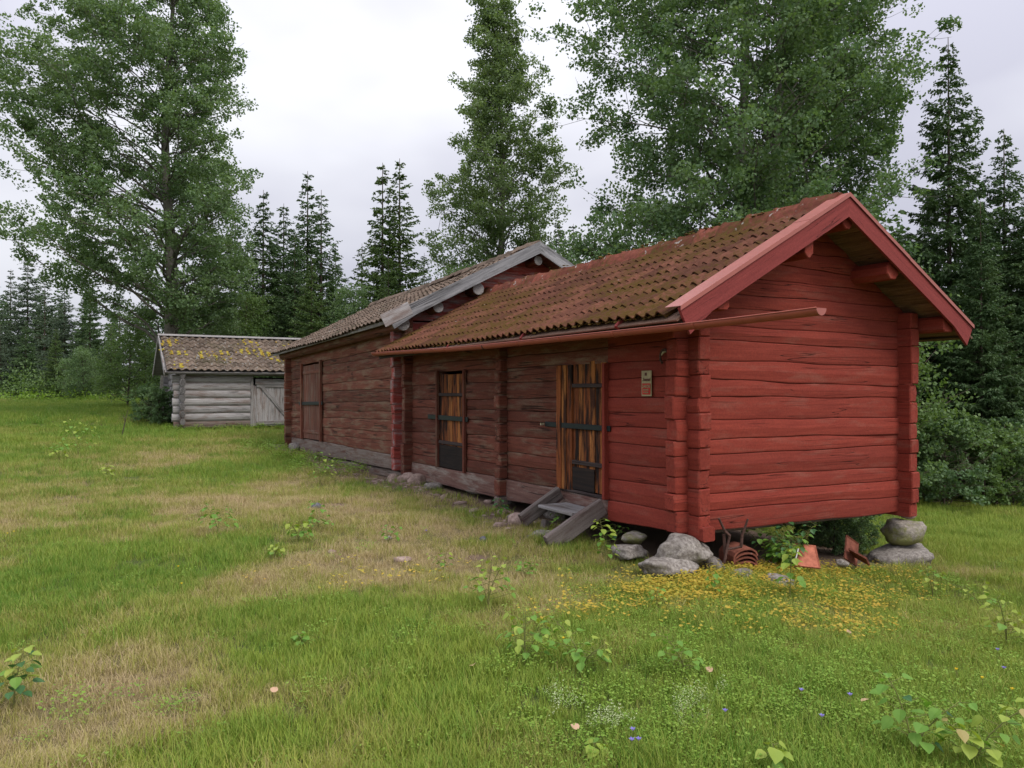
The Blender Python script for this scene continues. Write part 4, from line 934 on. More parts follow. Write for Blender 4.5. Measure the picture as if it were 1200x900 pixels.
plant_tree('aspen_tree', 'huge spreading aspen with forked trunk towering over the red storehouse', 'tree', X, 21, tr, cr_, M['aspen_bark'], M['aspen_leaf_c'])
X = (958-600)/F*23
tr, cr_ = aspen(21, 16.5, 2.5, [(.15, 1.9), (.3, 2.2), (.5, 2.1), (.7, 1.7), (.85, 1.1), (1, .3)], .19, nbr=100, ncl=5, nleaf=64, leaf=.094, elev=(30, 55))
plant_tree('aspen_tree', 'second big aspen filling the sky right of the roof peak', 'tree', X, 23, tr, cr_, M['aspen_bark'], M['aspen_leaf_c'])
# smaller broadleaf trees behind the roofs
BR = [aspen(30, 6.5, .5, [(.1, 1.5), (.35, 1.9), (.6, 1.5), (.85, .8), (1, .3)], .07, nbr=46, ncl=7, nleaf=30, leaf=.095),
      aspen(31, 5.0, .3, [(.05, 1.6), (.35, 2.0), (.65, 1.5), (1, .4)], .06, nbr=44, ncl=7, nleaf=30, leaf=.09),
      aspen(32, 2.2, .1, [(.05, .9), (.4, 1.05), (.75, .75), (1, .2)], .03, nbr=34, ncl=4, nleaf=40, leaf=.085, clr=.17)]
def variants(t, c, mats):
    a, b = mesh_of('trunk', *t, M['spruce_bark'], True), mesh_of('crown', c[0], c[1], mats[0]); return [(a, b, m_) for m_ in mats]
def crown(vr, t):
    ob('trunk', vr[0], t); o = ob('crown', vr[1], t); o.material_slots[0].link = 'OBJECT'; o.material_slots[0].material = vr[2]; return o
BM = [variants(t, c, (M['birch_leaf'], M['aspen_leaf'], M['aspen_leaf_c'])) for t, c in BR]
def small_tree(k, lm, px, Y, s, label, name='young_birch', cat='tree', group=None, rz=None):
    X = (px-600)/F*Y; t = thing(name, label, cat, (X, Y, tz(X, Y)-.08), R.uniform(0, 6.28), group); t.scale = (s,)*3
    crown(BM[k][lm], t); return t
for a in [(0, 1, 690, 20, .95, 'dense young aspen behind the storehouse ridge beside the barn gable'), (0, 1, 765, 19, 1.05, 'leafy young aspen behind the middle of the mossy ridge'),
          (0, 0, 1015, 15.5, .72, 'light green young birch right behind the red barge board'), (1, 0, 975, 17, 1.1, 'bushy birch behind the roof peak'), (0, 1, 850, 18, 1.0, 'leafy young aspen behind the near half of the mossy ridge'),
          (0, 1, 640, 26, 1.0, 'young aspen peeping over the barn ridge right of the spire aspen'), (0, 1, 545, 27, .95, 'small aspen over the barn ridge left of the spire aspen'), (0, 0, 285, 34, .85, 'bright green birch behind the shed roof'),
          (0, 1, 245, 33, .85, 'green young aspen behind the shed ridge near the big trunk'), (0, 0, 150, 36, .7, 'yellow green birch low beneath the left aspen'), (1, 1, 96, 42, .6, 'rounded birch at the left forest edge'), (0, 0, 325, 38, .8, 'pale birch between shed and dark spruces'), (0, 1, 420, 33, .9, 'small birch below the twin topped spruce')]:
    small_tree(*a)
for a in [(2, 2, 1112, 15.5, .8, 'leafy dark bush beside the right corner of the red storehouse'), (2, 0, 1150, 16.5, .8, 'light green bush at the right forest edge'), (2, 1, 1190, 17, .7, 'rounded bush at the right picture edge'), (2, 2, 1178, 18.5, .9, 'dark leafy bush behind the light green one at right'), (2, 0, 1095, 17.5, .9, 'pale bush half hidden by the right log corner'),
          (2, 2, 184, 26.3, .6, 'dark green bush growing against the left end of the grey shed'), (2, 2, 172, 27.5, .6, 'small bush left of the grey shed')]:
    small_tree(*a, name='bush', cat='bush')
# spruces
def spruce(seed, H, Rb, n_wh, nb, twigs, z0=.06, tw=.030, droop=.25, open_top=.12, lay=1.0):
    r = random.Random(seed); rg = np.random.default_rng(seed); A = []; parts = [tube([(0, 0, H*i/8) for i in range(9)], [H*.009*(1-.95*i/8)+.004 for i in range(9)], 7)]
    base, dirs, lens = [], [], []
    for w_ in range(n_wh):
        t = z0+(1-z0)*(w_+r.random()*.9)/n_wh
        if t > .985: continue
        z = H*t; rad = Rb*((1-t)**.92)*r.uniform(.75, 1.15)+.05; k = nb if t < .85 else max(4, nb-2); off = r.random()*6
        for b in range(k):
            zj = r.gauss(0, .10); az = off+b*2*math.pi/k+r.uniform(-.35, .35); Lb = rad*r.choice([.5, .75, .95, 1.05, 1.2]); tip = -droop*(1-t)*Lb+.35*t*Lb
            d = np.array([math.cos(az), math.sin(az), 0]); s_ = np.linspace(0, 1, 5)
            pts = [np.array([0, 0, z+zj])+d*Lb*s+np.array([0, 0, tip*s+.12*Lb*(s**2.5)]) for s in s_]
            if Lb > .9: parts.append(tube([tuple(p) for p in pts], [.018*Lb/2+.004, .012, .008, .005, .002], 4))
            m_ = max(5, int(twigs*Lb/Rb)); s = rg.uniform(.12, 1.0, m_) ** .8
            P = np.array([0, 0, z+zj])+d*Lb*s[:, None]; P[:, 2] += tip*s+.12*Lb*s**2.5
            perp = np.array([-d[1], d[0], 0]); side = np.where(rg.random(m_) < .5, -1, 1)[:, None]
            ang = rg.uniform(.35, 1.0, m_)[:, None]
            dd = d*(1-ang*.6)+perp*side*ang; dd[:, 2] += rg.uniform(-.75, .05, m_); dd /= np.linalg.norm(dd, axis=1)[:, None]
            ln = (.12+.36*Lb*(1-s)*.65+.08*Lb*.5)*rg.uniform(.7, 1.3, m_)
            base.append(P); dirs.append(dd); lens.append(ln)
    P = np.concatenate(base); D = np.concatenate(dirs); Ln = np.concatenate(lens)
    # every twig: several narrow needle fans
    reps = 5; PP, DD, LL = [], [], []
    for k in range(reps):
        f = (k+.3)/reps; PP.append(P+D*(Ln*f)[:, None]); q = D+rg.normal(size=D.shape)*.45; q[:, 2] -= .15; q /= np.linalg.norm(q, axis=1)[:, None]; DD.append(q); LL.append(Ln*.55*(1.1-f*.4))
    P = np.concatenate(PP); D = np.concatenate(DD); Ln = np.concatenate(LL)
    b = rg.normal(size=D.shape); b -= D*np.sum(b*D, axis=1)[:, None]; b /= np.linalg.norm(b, axis=1)[:, None]
    V_, F_ = quads_from(P+D*(Ln*.5)[:, None], D, b, Ln*1.15, np.full(len(P), tw*1.9)*rg.uniform(.7, 1.5, len(P)))
    # leader
    return join(*parts), (V_, F_)
SP = [spruce(1, 12, 2.1, 40, 9, 34), spruce(2, 12, 2.5, 38, 9, 38), spruce(3, 12, 1.7, 38, 8, 28, z0=.10), spruce(4, 12, 2.3, 34, 8, 26, z0=.12, droop=.32)]
SB = [spruce(5, 13, 2.6, 46, 10, 50, tw=.026), spruce(6, 13, 2.9, 44, 10, 54, tw=.026)]
def sm(data, nm, mats): return [variants(t, c, mats) for t, c in data]
SPM = sm(SP, 's', (M['needle'], M['needle_hazed'], M['needle_light'])); SBM = sm(SB, 'b', (M['needle'],))
def spruce_tree(proto, lm, px, top, Y, label, group=None, big=False, wide=1.28, name='spruce_tree'):
    X = (px-600)/F*Y; zt = EYE+(HZ-top)/F*Y; z = tz(X, Y)-.1; H = zt-z; hb = 13 if big else 12
    t = thing(name, label, 'tree', (X, Y, z), R.uniform(0, 6.28), group); s = H/hb; t.scale = (s*wide, s*wide, s)
    crown((SBM if big else SPM)[proto][lm], t); return t
for a in [(0, 0, 1113, 42, 22, 'tallest dark spruce right of the big aspen'), (1, 0, 1178, 150, 21, 'second dark spruce near the right picture edge'), (0, 0, 1150, 235, 19.5, 'lower dark spruce between the two tall right ones'), (1, 0, 1215, 190, 20, 'dark spruce cut by the right picture edge'),
          (0, 0, 1085, 240, 24, 'dark spruce hidden behind the right barge board end'), (1, 0, 1250, 120, 24, 'spruce just outside the right picture edge')]:
    spruce_tree(*a, big=True, wide=1.0)
for a in [(0, 0, 308, 222, 38, 'leftmost dark spruce of the group behind shed and barn'), (1, 0, 332, 238, 40, 'dark spruce second from left in the group behind the barn'), (2, 0, 360, 200, 39, 'tallest thin topped spruce of the group behind the barn'), (3, 0, 376, 222, 38, 'spruce with bare spiky top right in the group behind the barn'),
          (1, 0, 345, 275, 35, 'dense dark spruce low before the group behind the barn'), (0, 2, 365, 300, 32, 'green spruce branching low just over the barn eave'), (2, 0, 393, 290, 41, 'dark spruce at right flank of the group behind the barn'), (0, 0, 275, 250, 40, 'narrow spruce rising right of the big left trunk'),
          (2, 2, 448, 190, 35, 'left of the twin topped light spruces behind the barn ridge'), (2, 2, 468, 185, 35.5, 'right of the twin topped light spruces behind the barn ridge'), (3, 2, 424, 285, 38, 'light green spruce left of the twin spruces'), (3, 1, 497, 296, 50, 'small pale distant spruce between twin spruces and central aspen'),
          (0, 1, 655, 258, 45, 'small pointed spruce top behind the barn gable'), (2, 1, 672, 262, 46, 'second small spruce top right of the barn gable'), (1, 2, 455, 300, 32, 'bright low spruce below the twin spruces')]:
    spruce_tree(*a)
for i, (px, top, Y, pr, lm) in enumerate([(32, 297, 58, 0, 1), (12, 315, 60, 2, 1), (52, 318, 55, 3, 1), (75, 330, 52, 1, 1), (-12, 318, 55, 1, 1), (105, 318, 50, 0, 0), (140, 330, 47, 3, 0), (170, 330, 45, 2, 0), (215, 330, 44, 1, 0), (245, 320, 46, 0, 0), (30, 375, 46, 1, 0), (65, 385, 45, 0, 2), (100, 390, 44, 2, 0), (130, 380, 44, 3, 2), (0, 380, 46, 3, 1)]):
    lab = ['highest pointed distant spruce at the far left skyline', 'spruce left of the highest skyline spruce', 'spruce right of the highest skyline spruce', 'pale spruce fourth along the left skyline', 'spruce cut by the left picture edge', 'spruce under the left fringe of the big aspen', 'dark spruce beneath the big left aspen', 'spruce directly left of the big aspen trunk', 'spruce directly right of the big aspen trunk', 'spruce between big aspen trunk and dark spruce group',
           'forest edge spruce standing below the highest skyline spruce', 'bright forest edge spruce at the left', 'thin forest edge spruce at the left', 'bright spruce near the bushes left of the shed', 'forest edge spruce at the left picture edge'][i]
    spruce_tree(pr, lm, px, top, Y, lab, 'spruces at the left forest edge')
# background wood (one mass)
def wood_mass(name, spots, label):
    Vs, Fs, o = [], [], 0
    for (X, Y, H, k) in spots:
        V_, F_ = SP[k][1]; pick = NR.random(len(F_)) < .065; f = F_[pick]; v = V_.reshape(-1, 4, 3)[pick].reshape(-1, 3).copy()
        c = v.reshape(-1, 4, 3).mean(1, keepdims=True); v = ((v.reshape(-1, 4, 3)-c)*3.4+c).reshape(-1, 3)
        a = R.uniform(0, 6.28); s = H/12; x = v[:, 0]*math.cos(a)-v[:, 1]*math.sin(a); y = v[:, 0]*math.sin(a)+v[:, 1]*math.cos(a)
        Vs.append(np.c_[x*s*1.1+X, y*s*1.1+Y, v[:, 2]*s+tz(X, Y)]); Fs.append(np.arange(len(v)).reshape(-1, 4)+o); o += len(v)
    tag(ob(name, mesh_of(name, np.concatenate(Vs), np.concatenate(Fs), M['needle'])), label, 'forest', kind='stuff')
sp_ = []
for i in range(46):
    X = -52+i*1.0+R.uniform(-.6, .6); sp_.append((X, R.uniform(52, 66), R.uniform(6.5, 8.5)+.03*max(0, X+30)*6/2, R.randrange(4)))
for i in range(26): sp_.append((-22+i*1.7+R.uniform(-.6, .6), R.uniform(46, 56), R.uniform(6, 8.5), R.randrange(4)))
wood_mass('background_wood', sp_, 'dense dark spruce wood closing the view behind the shed and barn')
sp_ = [(9+i*1.5+R.uniform(-.6, .6), R.uniform(27, 36), R.uniform(9.5, 12), R.randrange(4)) for i in range(20)]
wood_mass('background_wood', sp_, 'dense dark spruce wood behind the right hand trees')
# low scrub along the forest foot: one mass
def leaf_mass(name, pts, mat, leaf, nl, rad, label, cat='undergrowth'):
    cs = []
    for (x, y, h, s) in pts: cs.append(np.array([x, y, tz(x, y)+h*.5])+NR.normal(size=(nl, 3))*np.array([s, s, h*.33])*.8)
    c = np.concatenate(cs); a, b = rand_axes(len(c)); ls = NR.uniform(.7, 1.3, len(c))*leaf; v, f = quads_from(c, a, b, ls, ls*.7)
    tag(ob(name, mesh_of(name, v, f, mat)), label, cat, kind='stuff')
pts = [(-45+i*.55, 43+R.uniform(-1.2, 2.5), R.uniform(.8, 2.0), .6) for i in range(75)]
leaf_mass('undergrowth', pts, M['birch_leaf'], .13, 170, .6, 'low leafy scrub along the foot of the left forest')
pts = [(-46+i*.5, 41.2+R.uniform(-.6, .6), R.uniform(.3, .7), .5) for i in range(80)]
leaf_mass('undergrowth', pts, M['clover'], .11, 90, .5, 'yellow green weeds where the left field meets the forest')
pts = [(-14+i*.6, 33+R.uniform(-1.5, 2.5), R.uniform(1.5, 3.4), .8) for i in range(34)]
leaf_mass('undergrowth', pts, M['aspen_leaf_c'], .12, 260, .6, 'dark leafy thicket behind the shed and barn roofs')
pts = [(7.5+i*.42, 17.8+R.uniform(-.6, 1.2)+.12*i, R.uniform(.4, 1.0), .4) for i in range(22)]
leaf_mass('undergrowth', pts, M['aspen_leaf'], .08, 240, .6, 'leafy scrub at the foot of the right forest edge')

# ------------------------------------------------------------------ grass (instanced tufts, one object per kind)
PC = bpy.data.collections.new('tuft_sources')
def blade_tuft(name, n, h, spread, wid, lean, mat, flat=0.0, seed=0):
    r = random.Random(seed); V, Fc = [], []
    for k in range(n):
        a = r.uniform(0, 6.28); d = spread*math.sqrt(r.random()); x, y = d*math.cos(a), d*math.sin(a); az = r.uniform(0, 6.28); L_ = h*r.uniform(.45, 1.15); ln = lean*r.uniform(.3, 1.4)
        px_, py_ = -math.sin(az)*wid*.5, math.cos(az)*wid*.5; o = len(V); cx, cy, cz = x, y, -.008; el_ = math.pi/2-flat*r.uniform(.5, 1.2)
        for s in range(4):
            k_ = 1-s/3.3; V.append((cx-px_*k_, cy-py_*k_, cz)); V.append((cx+px_*k_, cy+py_*k_, cz))
            e = el_-ln*s*.55; cx += math.cos(az)*math.cos(e)*L_/3; cy += math.sin(az)*math.cos(e)*L_/3; cz += math.sin(e)*L_/3
        for s in range(3): Fc.append((o+2*s, o+2*s+1, o+2*s+3, o+2*s+2))
    o = bpy.data.objects.new(name, mesh_of(name, V, Fc, mat)); return o
def leaf_tuft(name, n, h, spread, sz, mat, seed=0, stem=True):
    r = random.Random(seed); V, Fc = [], []
    for k in range(n):
        a = r.uniform(0, 6.28); d = spread*math.sqrt(r.random()); z = h*r.uniform(.25, 1); c = Vector((d*math.cos(a), d*math.sin(a), z)); az = r.uniform(0, 6.28); s = sz*r.uniform(.6, 1.3); t = r.uniform(-.5, .6)
        X = Vector((math.cos(az), math.sin(az), t)).normalized()*s; Y = Vector((-math.sin(az), math.cos(az), r.uniform(-.3, .3)))*s*.42
        o = len(V); V += [tuple(c-X*.5), tuple(c-X*.1+Y), tuple(c+X*.5), tuple(c-X*.1-Y)]; Fc.append((o, o+1, o+2, o+3))
    return bpy.data.objects.new(name, mesh_of(name, V, Fc, mat))
def scatter(name, label, cat, protos, P, scale, extra):
    col = bpy.data.collections.new(name+'_src')
    for k, p in enumerate(protos): p.name = name+'_src_%02d' % k; col.objects.link(p)
    me = bpy.data.meshes.new(name); me.vertices.add(len(P)); me.vertices.foreach_set('co', P.astype(np.float32).ravel()); me.update()
    def fa(n, v, t='FLOAT'):
        a = me.attributes.new(n, t, 'POINT'); a.data.foreach_set('vector' if t == 'FLOAT_VECTOR' else 'value', np.asarray(v).astype(np.int32 if t == 'INT' else np.float32).ravel())
    n = len(P); rot = np.c_[NR.normal(0, .08, n), NR.normal(0, .08, n), NR.uniform(0, 6.28, n)]
    fa('rot', rot, 'FLOAT_VECTOR'); fa('scl', scale); fa('pick', NR.integers(0, len(protos), n), 'INT')
    for k, v in extra.items(): fa(k, v)
    g = bpy.data.node_groups.new(name, 'GeometryNodeTree'); g.interface.new_socket('Geometry', in_out='INPUT', socket_type='NodeSocketGeometry'); g.interface.new_socket('Geometry', in_out='OUTPUT', socket_type='NodeSocketGeometry')
    N = g.nodes.new; gi, go, ip, ci = N('NodeGroupInput'), N('NodeGroupOutput'), N('GeometryNodeInstanceOnPoints'), N('GeometryNodeCollectionInfo')
    ci.inputs['Collection'].default_value = col; ci.inputs['Separate Children'].default_value = True; ci.inputs['Reset Children'].default_value = True
    def na(nm, t):
        a = N('GeometryNodeInputNamedAttribute'); a.data_type = t; a.inputs['Name'].default_value = nm; return a.outputs['Attribute']
    e2r = N('FunctionNodeEulerToRotation'); g.links.new(na('rot', 'FLOAT_VECTOR'), e2r.inputs[0])
    g.links.new(gi.outputs[0], ip.inputs['Points']); g.links.new(ci.outputs[0], ip.inputs['Instance']); ip.inputs['Pick Instance'].default_value = True
    g.links.new(na('pick', 'INT'), ip.inputs['Instance Index']); g.links.new(e2r.outputs[0], ip.inputs['Rotation']); g.links.new(na('scl', 'FLOAT'), ip.inputs['Scale'])
    g.links.new(ip.outputs[0], go.inputs[0])
    o = ob(name, me); md = o.modifiers.new('scatter', 'NODES'); md.node_group = g
    return tag(o, label, cat, kind='stuff')
def field_points(bands, seed):
    rg = np.random.default_rng(seed); out = []
    for (y0, y1, dens) in bands:
        w1 = .78*y1+2.0; n = int((y1-y0)*2*w1*dens); X = rg.uniform(-w1, w1, n); Y = rg.uniform(y0, y1, n); k = np.abs(X) < .78*Y+2.0; out.append(np.c_[X[k], Y[k]])
    P = np.concatenate(out); u, v = uv(P[:, 0], P[:, 1])
    inb = (u > -.12) & (u < 3.75) & (v > -.05) & (v < 7.4) | (u > -.15) & (u < 5.7) & (v >= 7.4) & (v < 17)
    ca, sa = math.cos(TH), math.sin(TH); a = (P[:, 0]-SX)*ca+(P[:, 1]-SY)*sa; b = -(P[:, 0]-SX)*sa+(P[:, 1]-SY)*ca
    inb |= (a > -.2) & (a < 5.4) & (b > -.1) & (b < 4.5)
    P = P[~inb]; return np.c_[P, terr(P[:, 0], P[:, 1])]
P = field_points([(1.2, 3.6, 520), (3.6, 6.5, 380), (6.5, 12, 190), (12, 24, 70), (24, 42, 22)], 1)
so_ = soilness(P[:, 0], P[:, 1]); P = P[NR.random(len(P)) > so_*1.15]
dr = np.clip(dryness(P[:, 0], P[:, 1])+NR.normal(0, .10, len(P)), 0, 1); big = 1+np.clip((P[:, 1]-6)/18, 0, 1.4)
hn = .78+.5*vnoise(P[:, 0], P[:, 1], 2.6, 9)+.45*np.clip(vnoise(P[:, 0], P[:, 1], 7, 10)-.1, 0, 1)+.25*(1-dr)
ton = np.clip(.45+.35*vnoise(P[:, 0], P[:, 1], .8, 17)+NR.normal(0, .2, len(P))+.15*np.clip(P[:, 0]/4, -1, 1), 0, 1)
isd = NR.random(len(P)) < dr*.72
scl = np.clip(hn, .35, 2.0)*big*NR.uniform(.7, 1.2, len(P))
for nm, mask, pr in (('grass', ~isd, [blade_tuft('g', 34, .085, .075, .0048, .55, M['grass'], .25, s) for s in range(6)]), ('dry_grass', isd, [blade_tuft('d', 46, .095, .11, .0030, .9, M['grass'], .8, 20+s) for s in range(5)])):
    scatter(nm, {'grass': 'short green meadow grass', 'dry_grass': 'dry straw coloured grass'}[nm], 'grass', pr, P[mask], scl[mask], {'dry': dr[mask] if nm == 'grass' else np.clip(dr[mask]+.2, 0, 1), 'tone': ton[mask]})
Q = field_points([(1.6, 4, 26), (4, 9, 15), (9, 20, 5)], 8); gate = vnoise(Q[:, 0], Q[:, 1], 3.1, 41)+.5*vnoise(Q[:, 0], Q[:, 1], 9, 42)
Q = Q[(gate > .12) & (soilness(Q[:, 0], Q[:, 1]) < .4)]; qd = np.clip(dryness(Q[:, 0], Q[:, 1])*.9+NR.normal(0, .15, len(Q)), 0, 1)
scatter('grass_tussock', 'coarser taller grass tussocks in the meadow', 'grass', [blade_tuft('t', 26, .17, .05, .0052, .75, M['grass'], .45, 60+k) for k in range(5)], Q, NR.uniform(.5, 1.15, len(Q)), {'dry': qd, 'tone': np.clip(NR.normal(.35, .3, len(Q)), 0, 1)})
# tiny leafy weeds in the lawn, denser at the right
P = field_points([(1.5, 4, 120), (4, 8, 70), (8, 14, 20)], 4)
x1, y1, _ = gp(900, 790); dens = .04+.8*bl(x1, y1, 1.6, 1.3, P[:, 0], P[:, 1])+.34*np.clip(P[:, 0]/3, 0, 1)+.20*(vnoise(P[:, 0], P[:, 1], 1.7, 31) > .35)
P = P[(NR.random(len(P)) < dens) & (soilness(P[:, 0], P[:, 1]) < .5)]
scatter('clover', 'small leafy green weeds growing in the lawn', 'weeds', [leaf_tuft('c', 60, .07, .085, .0115, M['clover'], s) for s in range(5)], P, NR.uniform(.6, 1.4, len(P)), {})
# yellow ground cover before the gable
sp = []
for (px, py, rx, ry, n) in [(850, 690, 80, 14, 480), (900, 672, 60, 6, 260), (960, 676, 60, 8, 220), (990, 705, 45, 16, 110), (790, 700, 60, 16, 230), (1000, 740, 40, 12, 60), (700, 720, 60, 15, 40), (1060, 680, 40, 12, 30), (1090, 700, 40, 20, 16), (930, 730, 80, 12, 60), (420, 680, 90, 20, 20)]:
    for _ in range(n):
        x, y, z = gp(px+R.gauss(0, rx*.6), py+R.gauss(0, ry*.6))
        u, v = uv(x, y)
        if not (u > 0 and v > .15 and u < 3.6): sp.append((x, y, z))
P = np.array(sp); scatter('yellow_ground_cover', 'yellow and orange leaved ground cover in front of the red gable', 'ground cover', [leaf_tuft('y', 13, .09, .095, .025, M['yellow_cover'], s+50) for s in range(5)], P, NR.uniform(.45, 1.3, len(P)), {})
# taller weed fringe at the foot of the shed and barn
sp = []
for i in range(170):
    t = R.random()
    if i < 60: x, y = SX+U[0]*(t*4.4-.4)-Vv[0]*.45+R.gauss(0, .15), SY+U[1]*(t*4.4-.4)-Vv[1]*.45+R.gauss(0, .15)
    else: q = wp(-.75+R.gauss(0, .35), 9+t*8); x, y = q[0], q[1]
    sp.append((x, y, tz(x, y)))
P = np.array(sp); scatter('wall_weeds', 'yellow green weeds fringing the foot of shed and barn', 'weeds', [leaf_tuft('w', 60, .2, .16, .035, M['clover'], s+80) for s in range(4)], P, NR.uniform(.5, 1.3, len(P)), {})

# ------------------------------------------------------------------ saplings with individual leaves
def heart(mat, name='leaf'):
    pts = [(0, 0), (.12, .34), (.38, .46), (.66, .34), (1, 0), (.66, -.34), (.38, -.46), (.12, -.34)]
    V = [(0, 0, 0)]+[(x, y, abs(y)*.22-.18*x*x) for x, y in pts[1:]]+[(.45, 0, -.05)]; n = 8
    Fc = [(8, 0, 1), (8, 1, 2), (8, 2, 3), (8, 3, 4), (8, 4, 5), (8, 5, 6), (8, 6, 7), (8, 7, 0)]
    return mesh_of(name, V, [q[::-1] for q in Fc], mat)
HL = {k: heart(M[k]) for k in ('sap_green', 'sap_yellow', 'sap_dark', 'sap_pink')}
LS_ = 0.98
def sapling(px, py, h, n, leaf, mats, label, spread=.35, seed=0, joined=False, Y=None, name='sapling', cat='sapling', z=None, nst=1):
    if Y is None: X, Y, Z = gp(px, py)
    else: X = (px-600)/F*Y; Z = tz(X, Y) if z is None else z
    n = int(n*2.3); h *= 1.12
    t = thing(name, label, cat, (X, Y, Z)); r = random.Random(seed+int(px)); allV, allF, stems = [], [], []
    for s_ in range(nst):
        lx, ly = r.gauss(0, .12 if nst == 1 else .42)*h, r.gauss(0, .12 if nst == 1 else .42)*h; hh = h*(1 if s_ == 0 else r.uniform(.5, 1))
        sp_ = [Vector((lx*s*s, ly*s*s, hh*s)) for s in (0, .25, .5, .75, 1)]; stems.append(tube(sp_, [.005*h/.3+.001, .004, .003, .0025, .0015], 5))
        m_ = n//nst
        for k in range(m_):
            s = .22+.78*(k+.5)/m_; i = min(3, int(s*4)); c = sp_[i].lerp(sp_[i+1], s*4-i); az = k*2.4+r.uniform(-.4, .4); pl = spread*h*(1.15-s*.75)*r.uniform(.5, 1.1)
            tip = c+Vector((math.cos(az)*pl, math.sin(az)*pl, pl*.35)); stems.append(tube([c, tip], [.0016, .0012], 4))
            sz = leaf*LS_*r.uniform(.7, 1.2)*(1 if s < .9 else .7); mt = mats[int(s*len(mats)*.999)] if r.random() < .75 else r.choice(mats)
            rot = Euler((r.uniform(-.35, .35), r.uniform(-.1, .75), az)); me = HL[mt]
            if joined:
                o = len(allV); Mm = rot.to_matrix(); allV += [tuple(tip+Mm @ (v.co*sz)) for v in me.vertices]; allF += [tuple(i_+o for i_ in p.vertices) for p in me.polygons]
            else: ob('leaf', me, t, tip, rot, sz)
    ob('stem', mesh_of('stem', *join(*stems), M['stem']), t)
    if joined: ob('leaves', mesh_of('leaves', allV, allF, M[mats[0]]), t)
    return t
sapling(18, 832, .26, 12, .055, ['sap_dark', 'sap_dark', 'sap_green', 'sap_yellow'], 'upright sapling with dark lower and yellow top leaves at the left picture edge', .3)
sapling(615, 782, .27, 16, .058, ['sap_green', 'sap_green', 'sap_yellow'], 'wide bright green aspen sapling left of centre foreground', .6, nst=3)
sapling(683, 786, .26, 15, .055, ['sap_green', 'sap_green', 'sap_yellow'], 'bushy green aspen sapling right beside the widest sapling', .5, nst=2)
sapling(802, 795, .22, 12, .05, ['sap_green', 'sap_green'], 'green sapling in the lawn right of centre', .55, nst=2)
sapling(572, 712, .34, 18, .05, ['sap_green', 'sap_green', 'sap_yellow'], 'sapling clump in dry grass below the doorstep', .5, nst=3)
sapling(616, 680, .14, 11, .045, ['sap_green', 'sap_green'], 'small rounded sapling just below the doorstep', .6, nst=2)
sapling(710, 668, .42, 14, .065, ['sap_yellow', 'sap_green', 'sap_yellow'], 'slender yellow green sapling between doorstep and corner boulders', .25, nst=1)
sapling(925, 702, .40, 10, .075, ['sap_green', 'sap_yellow'], 'thin sapling with two big round leaves before the gable', .25)
sapling(838, 702, .20, 8, .045, ['sap_green', 'sap_green'], 'small green sapling in yellow leaves below the ridge tile stack', .35)
sapling(1092, 702, .30, 14, .05, ['sap_yellow', 'sap_yellow', 'sap_green'], 'yellowish sapling below the long low boulder', .4, nst=2)
sapling(1178, 758, .34, 15, .058, ['sap_green', 'sap_yellow', 'sap_yellow'], 'yellow topped sapling near the right picture edge', .45, nst=2)
sapling(1150, 718, .24, 9, .05, ['sap_green', 'sap_yellow'], 'small loose sapling left of the yellow topped one', .5, nst=2)
sapling(1068, 893, .34, 14, .062, ['sap_dark', 'sap_green', 'sap_green', 'sap_green'], 'tall dull green sapling in the right foreground', .34, nst=2)
sapling(1140, 905, .30, 16, .065, ['sap_green', 'sap_yellow', 'sap_yellow', 'sap_green', 'sap_yellow', 'sap_pink'], 'yellow sapling with pinkish top leaves in the bottom right corner', .36, nst=2)
sapling(908, 905, .12, 4, .07, ['sap_green', 'sap_yellow'], 'low sapling with few big leaves at the bottom edge', .5)
sapling(696, 888, .06, 5, .06, ['sap_green', 'sap_yellow'], 'flat sapling left of the violet flowers', .5)
sapling(768, 716, .16, 7, .04, ['sap_yellow', 'sap_green'], 'small pale sapling in the lawn below the corner boulders', .5)
for a in [(256, 628, .30, 18, .06, ['sap_green', 'sap_green'], 'bright green sapling alone on the left slope'), (350, 636, .22, 16, .06, ['sap_green', 'sap_yellow'], 'sprawling pale sapling below the barn'), (374, 622, .28, 16, .055, ['sap_green', 'sap_green'], 'taller sapling right behind the sprawling one'),
          (322, 655, .12, 8, .05, ['sap_green', 'sap_yellow'], 'small sapling at the left end of the sprawling one'), (92, 537, .75, 24, .08, ['sap_green', 'sap_green', 'sap_yellow'], 'tallest sapling on the far left slope'), (70, 540, .35, 14, .08, ['sap_yellow', 'sap_green'], 'low pale sapling left of the tallest one'),
          (356, 758, .09, 9, .04, ['sap_green', 'sap_green'], 'tiny sapling in the left foreground grass'), (375, 568, .5, 14, .06, ['sap_yellow', 'sap_green'], 'thin yellow plant before the barn wall'), (455, 640, .18, 10, .05, ['sap_green', 'sap_green'], 'small plant beside the pale stone below the left tarred door'),
          (520, 670, .16, 9, .045, ['sap_green', 'sap_yellow'], 'small plant in dry grass between slope and doorstep'), (586, 606, .22, 12, .05, ['sap_green', 'sap_dark'], 'little green plant against the wall by the partition logs'), (655, 627, .24, 10, .05, ['sap_yellow', 'sap_green'], 'yellow green plant growing under the doorstep'), (720, 640, .22, 9, .055, ['sap_dark', 'sap_green'], 'dark leaved plant in the shade right of the doorstep'), (125, 560, .2, 9, .07, ['sap_yellow', 'sap_yellow'], 'yellow weed on the left slope')]:
    sapling(*a, spread=.5, nst=2)
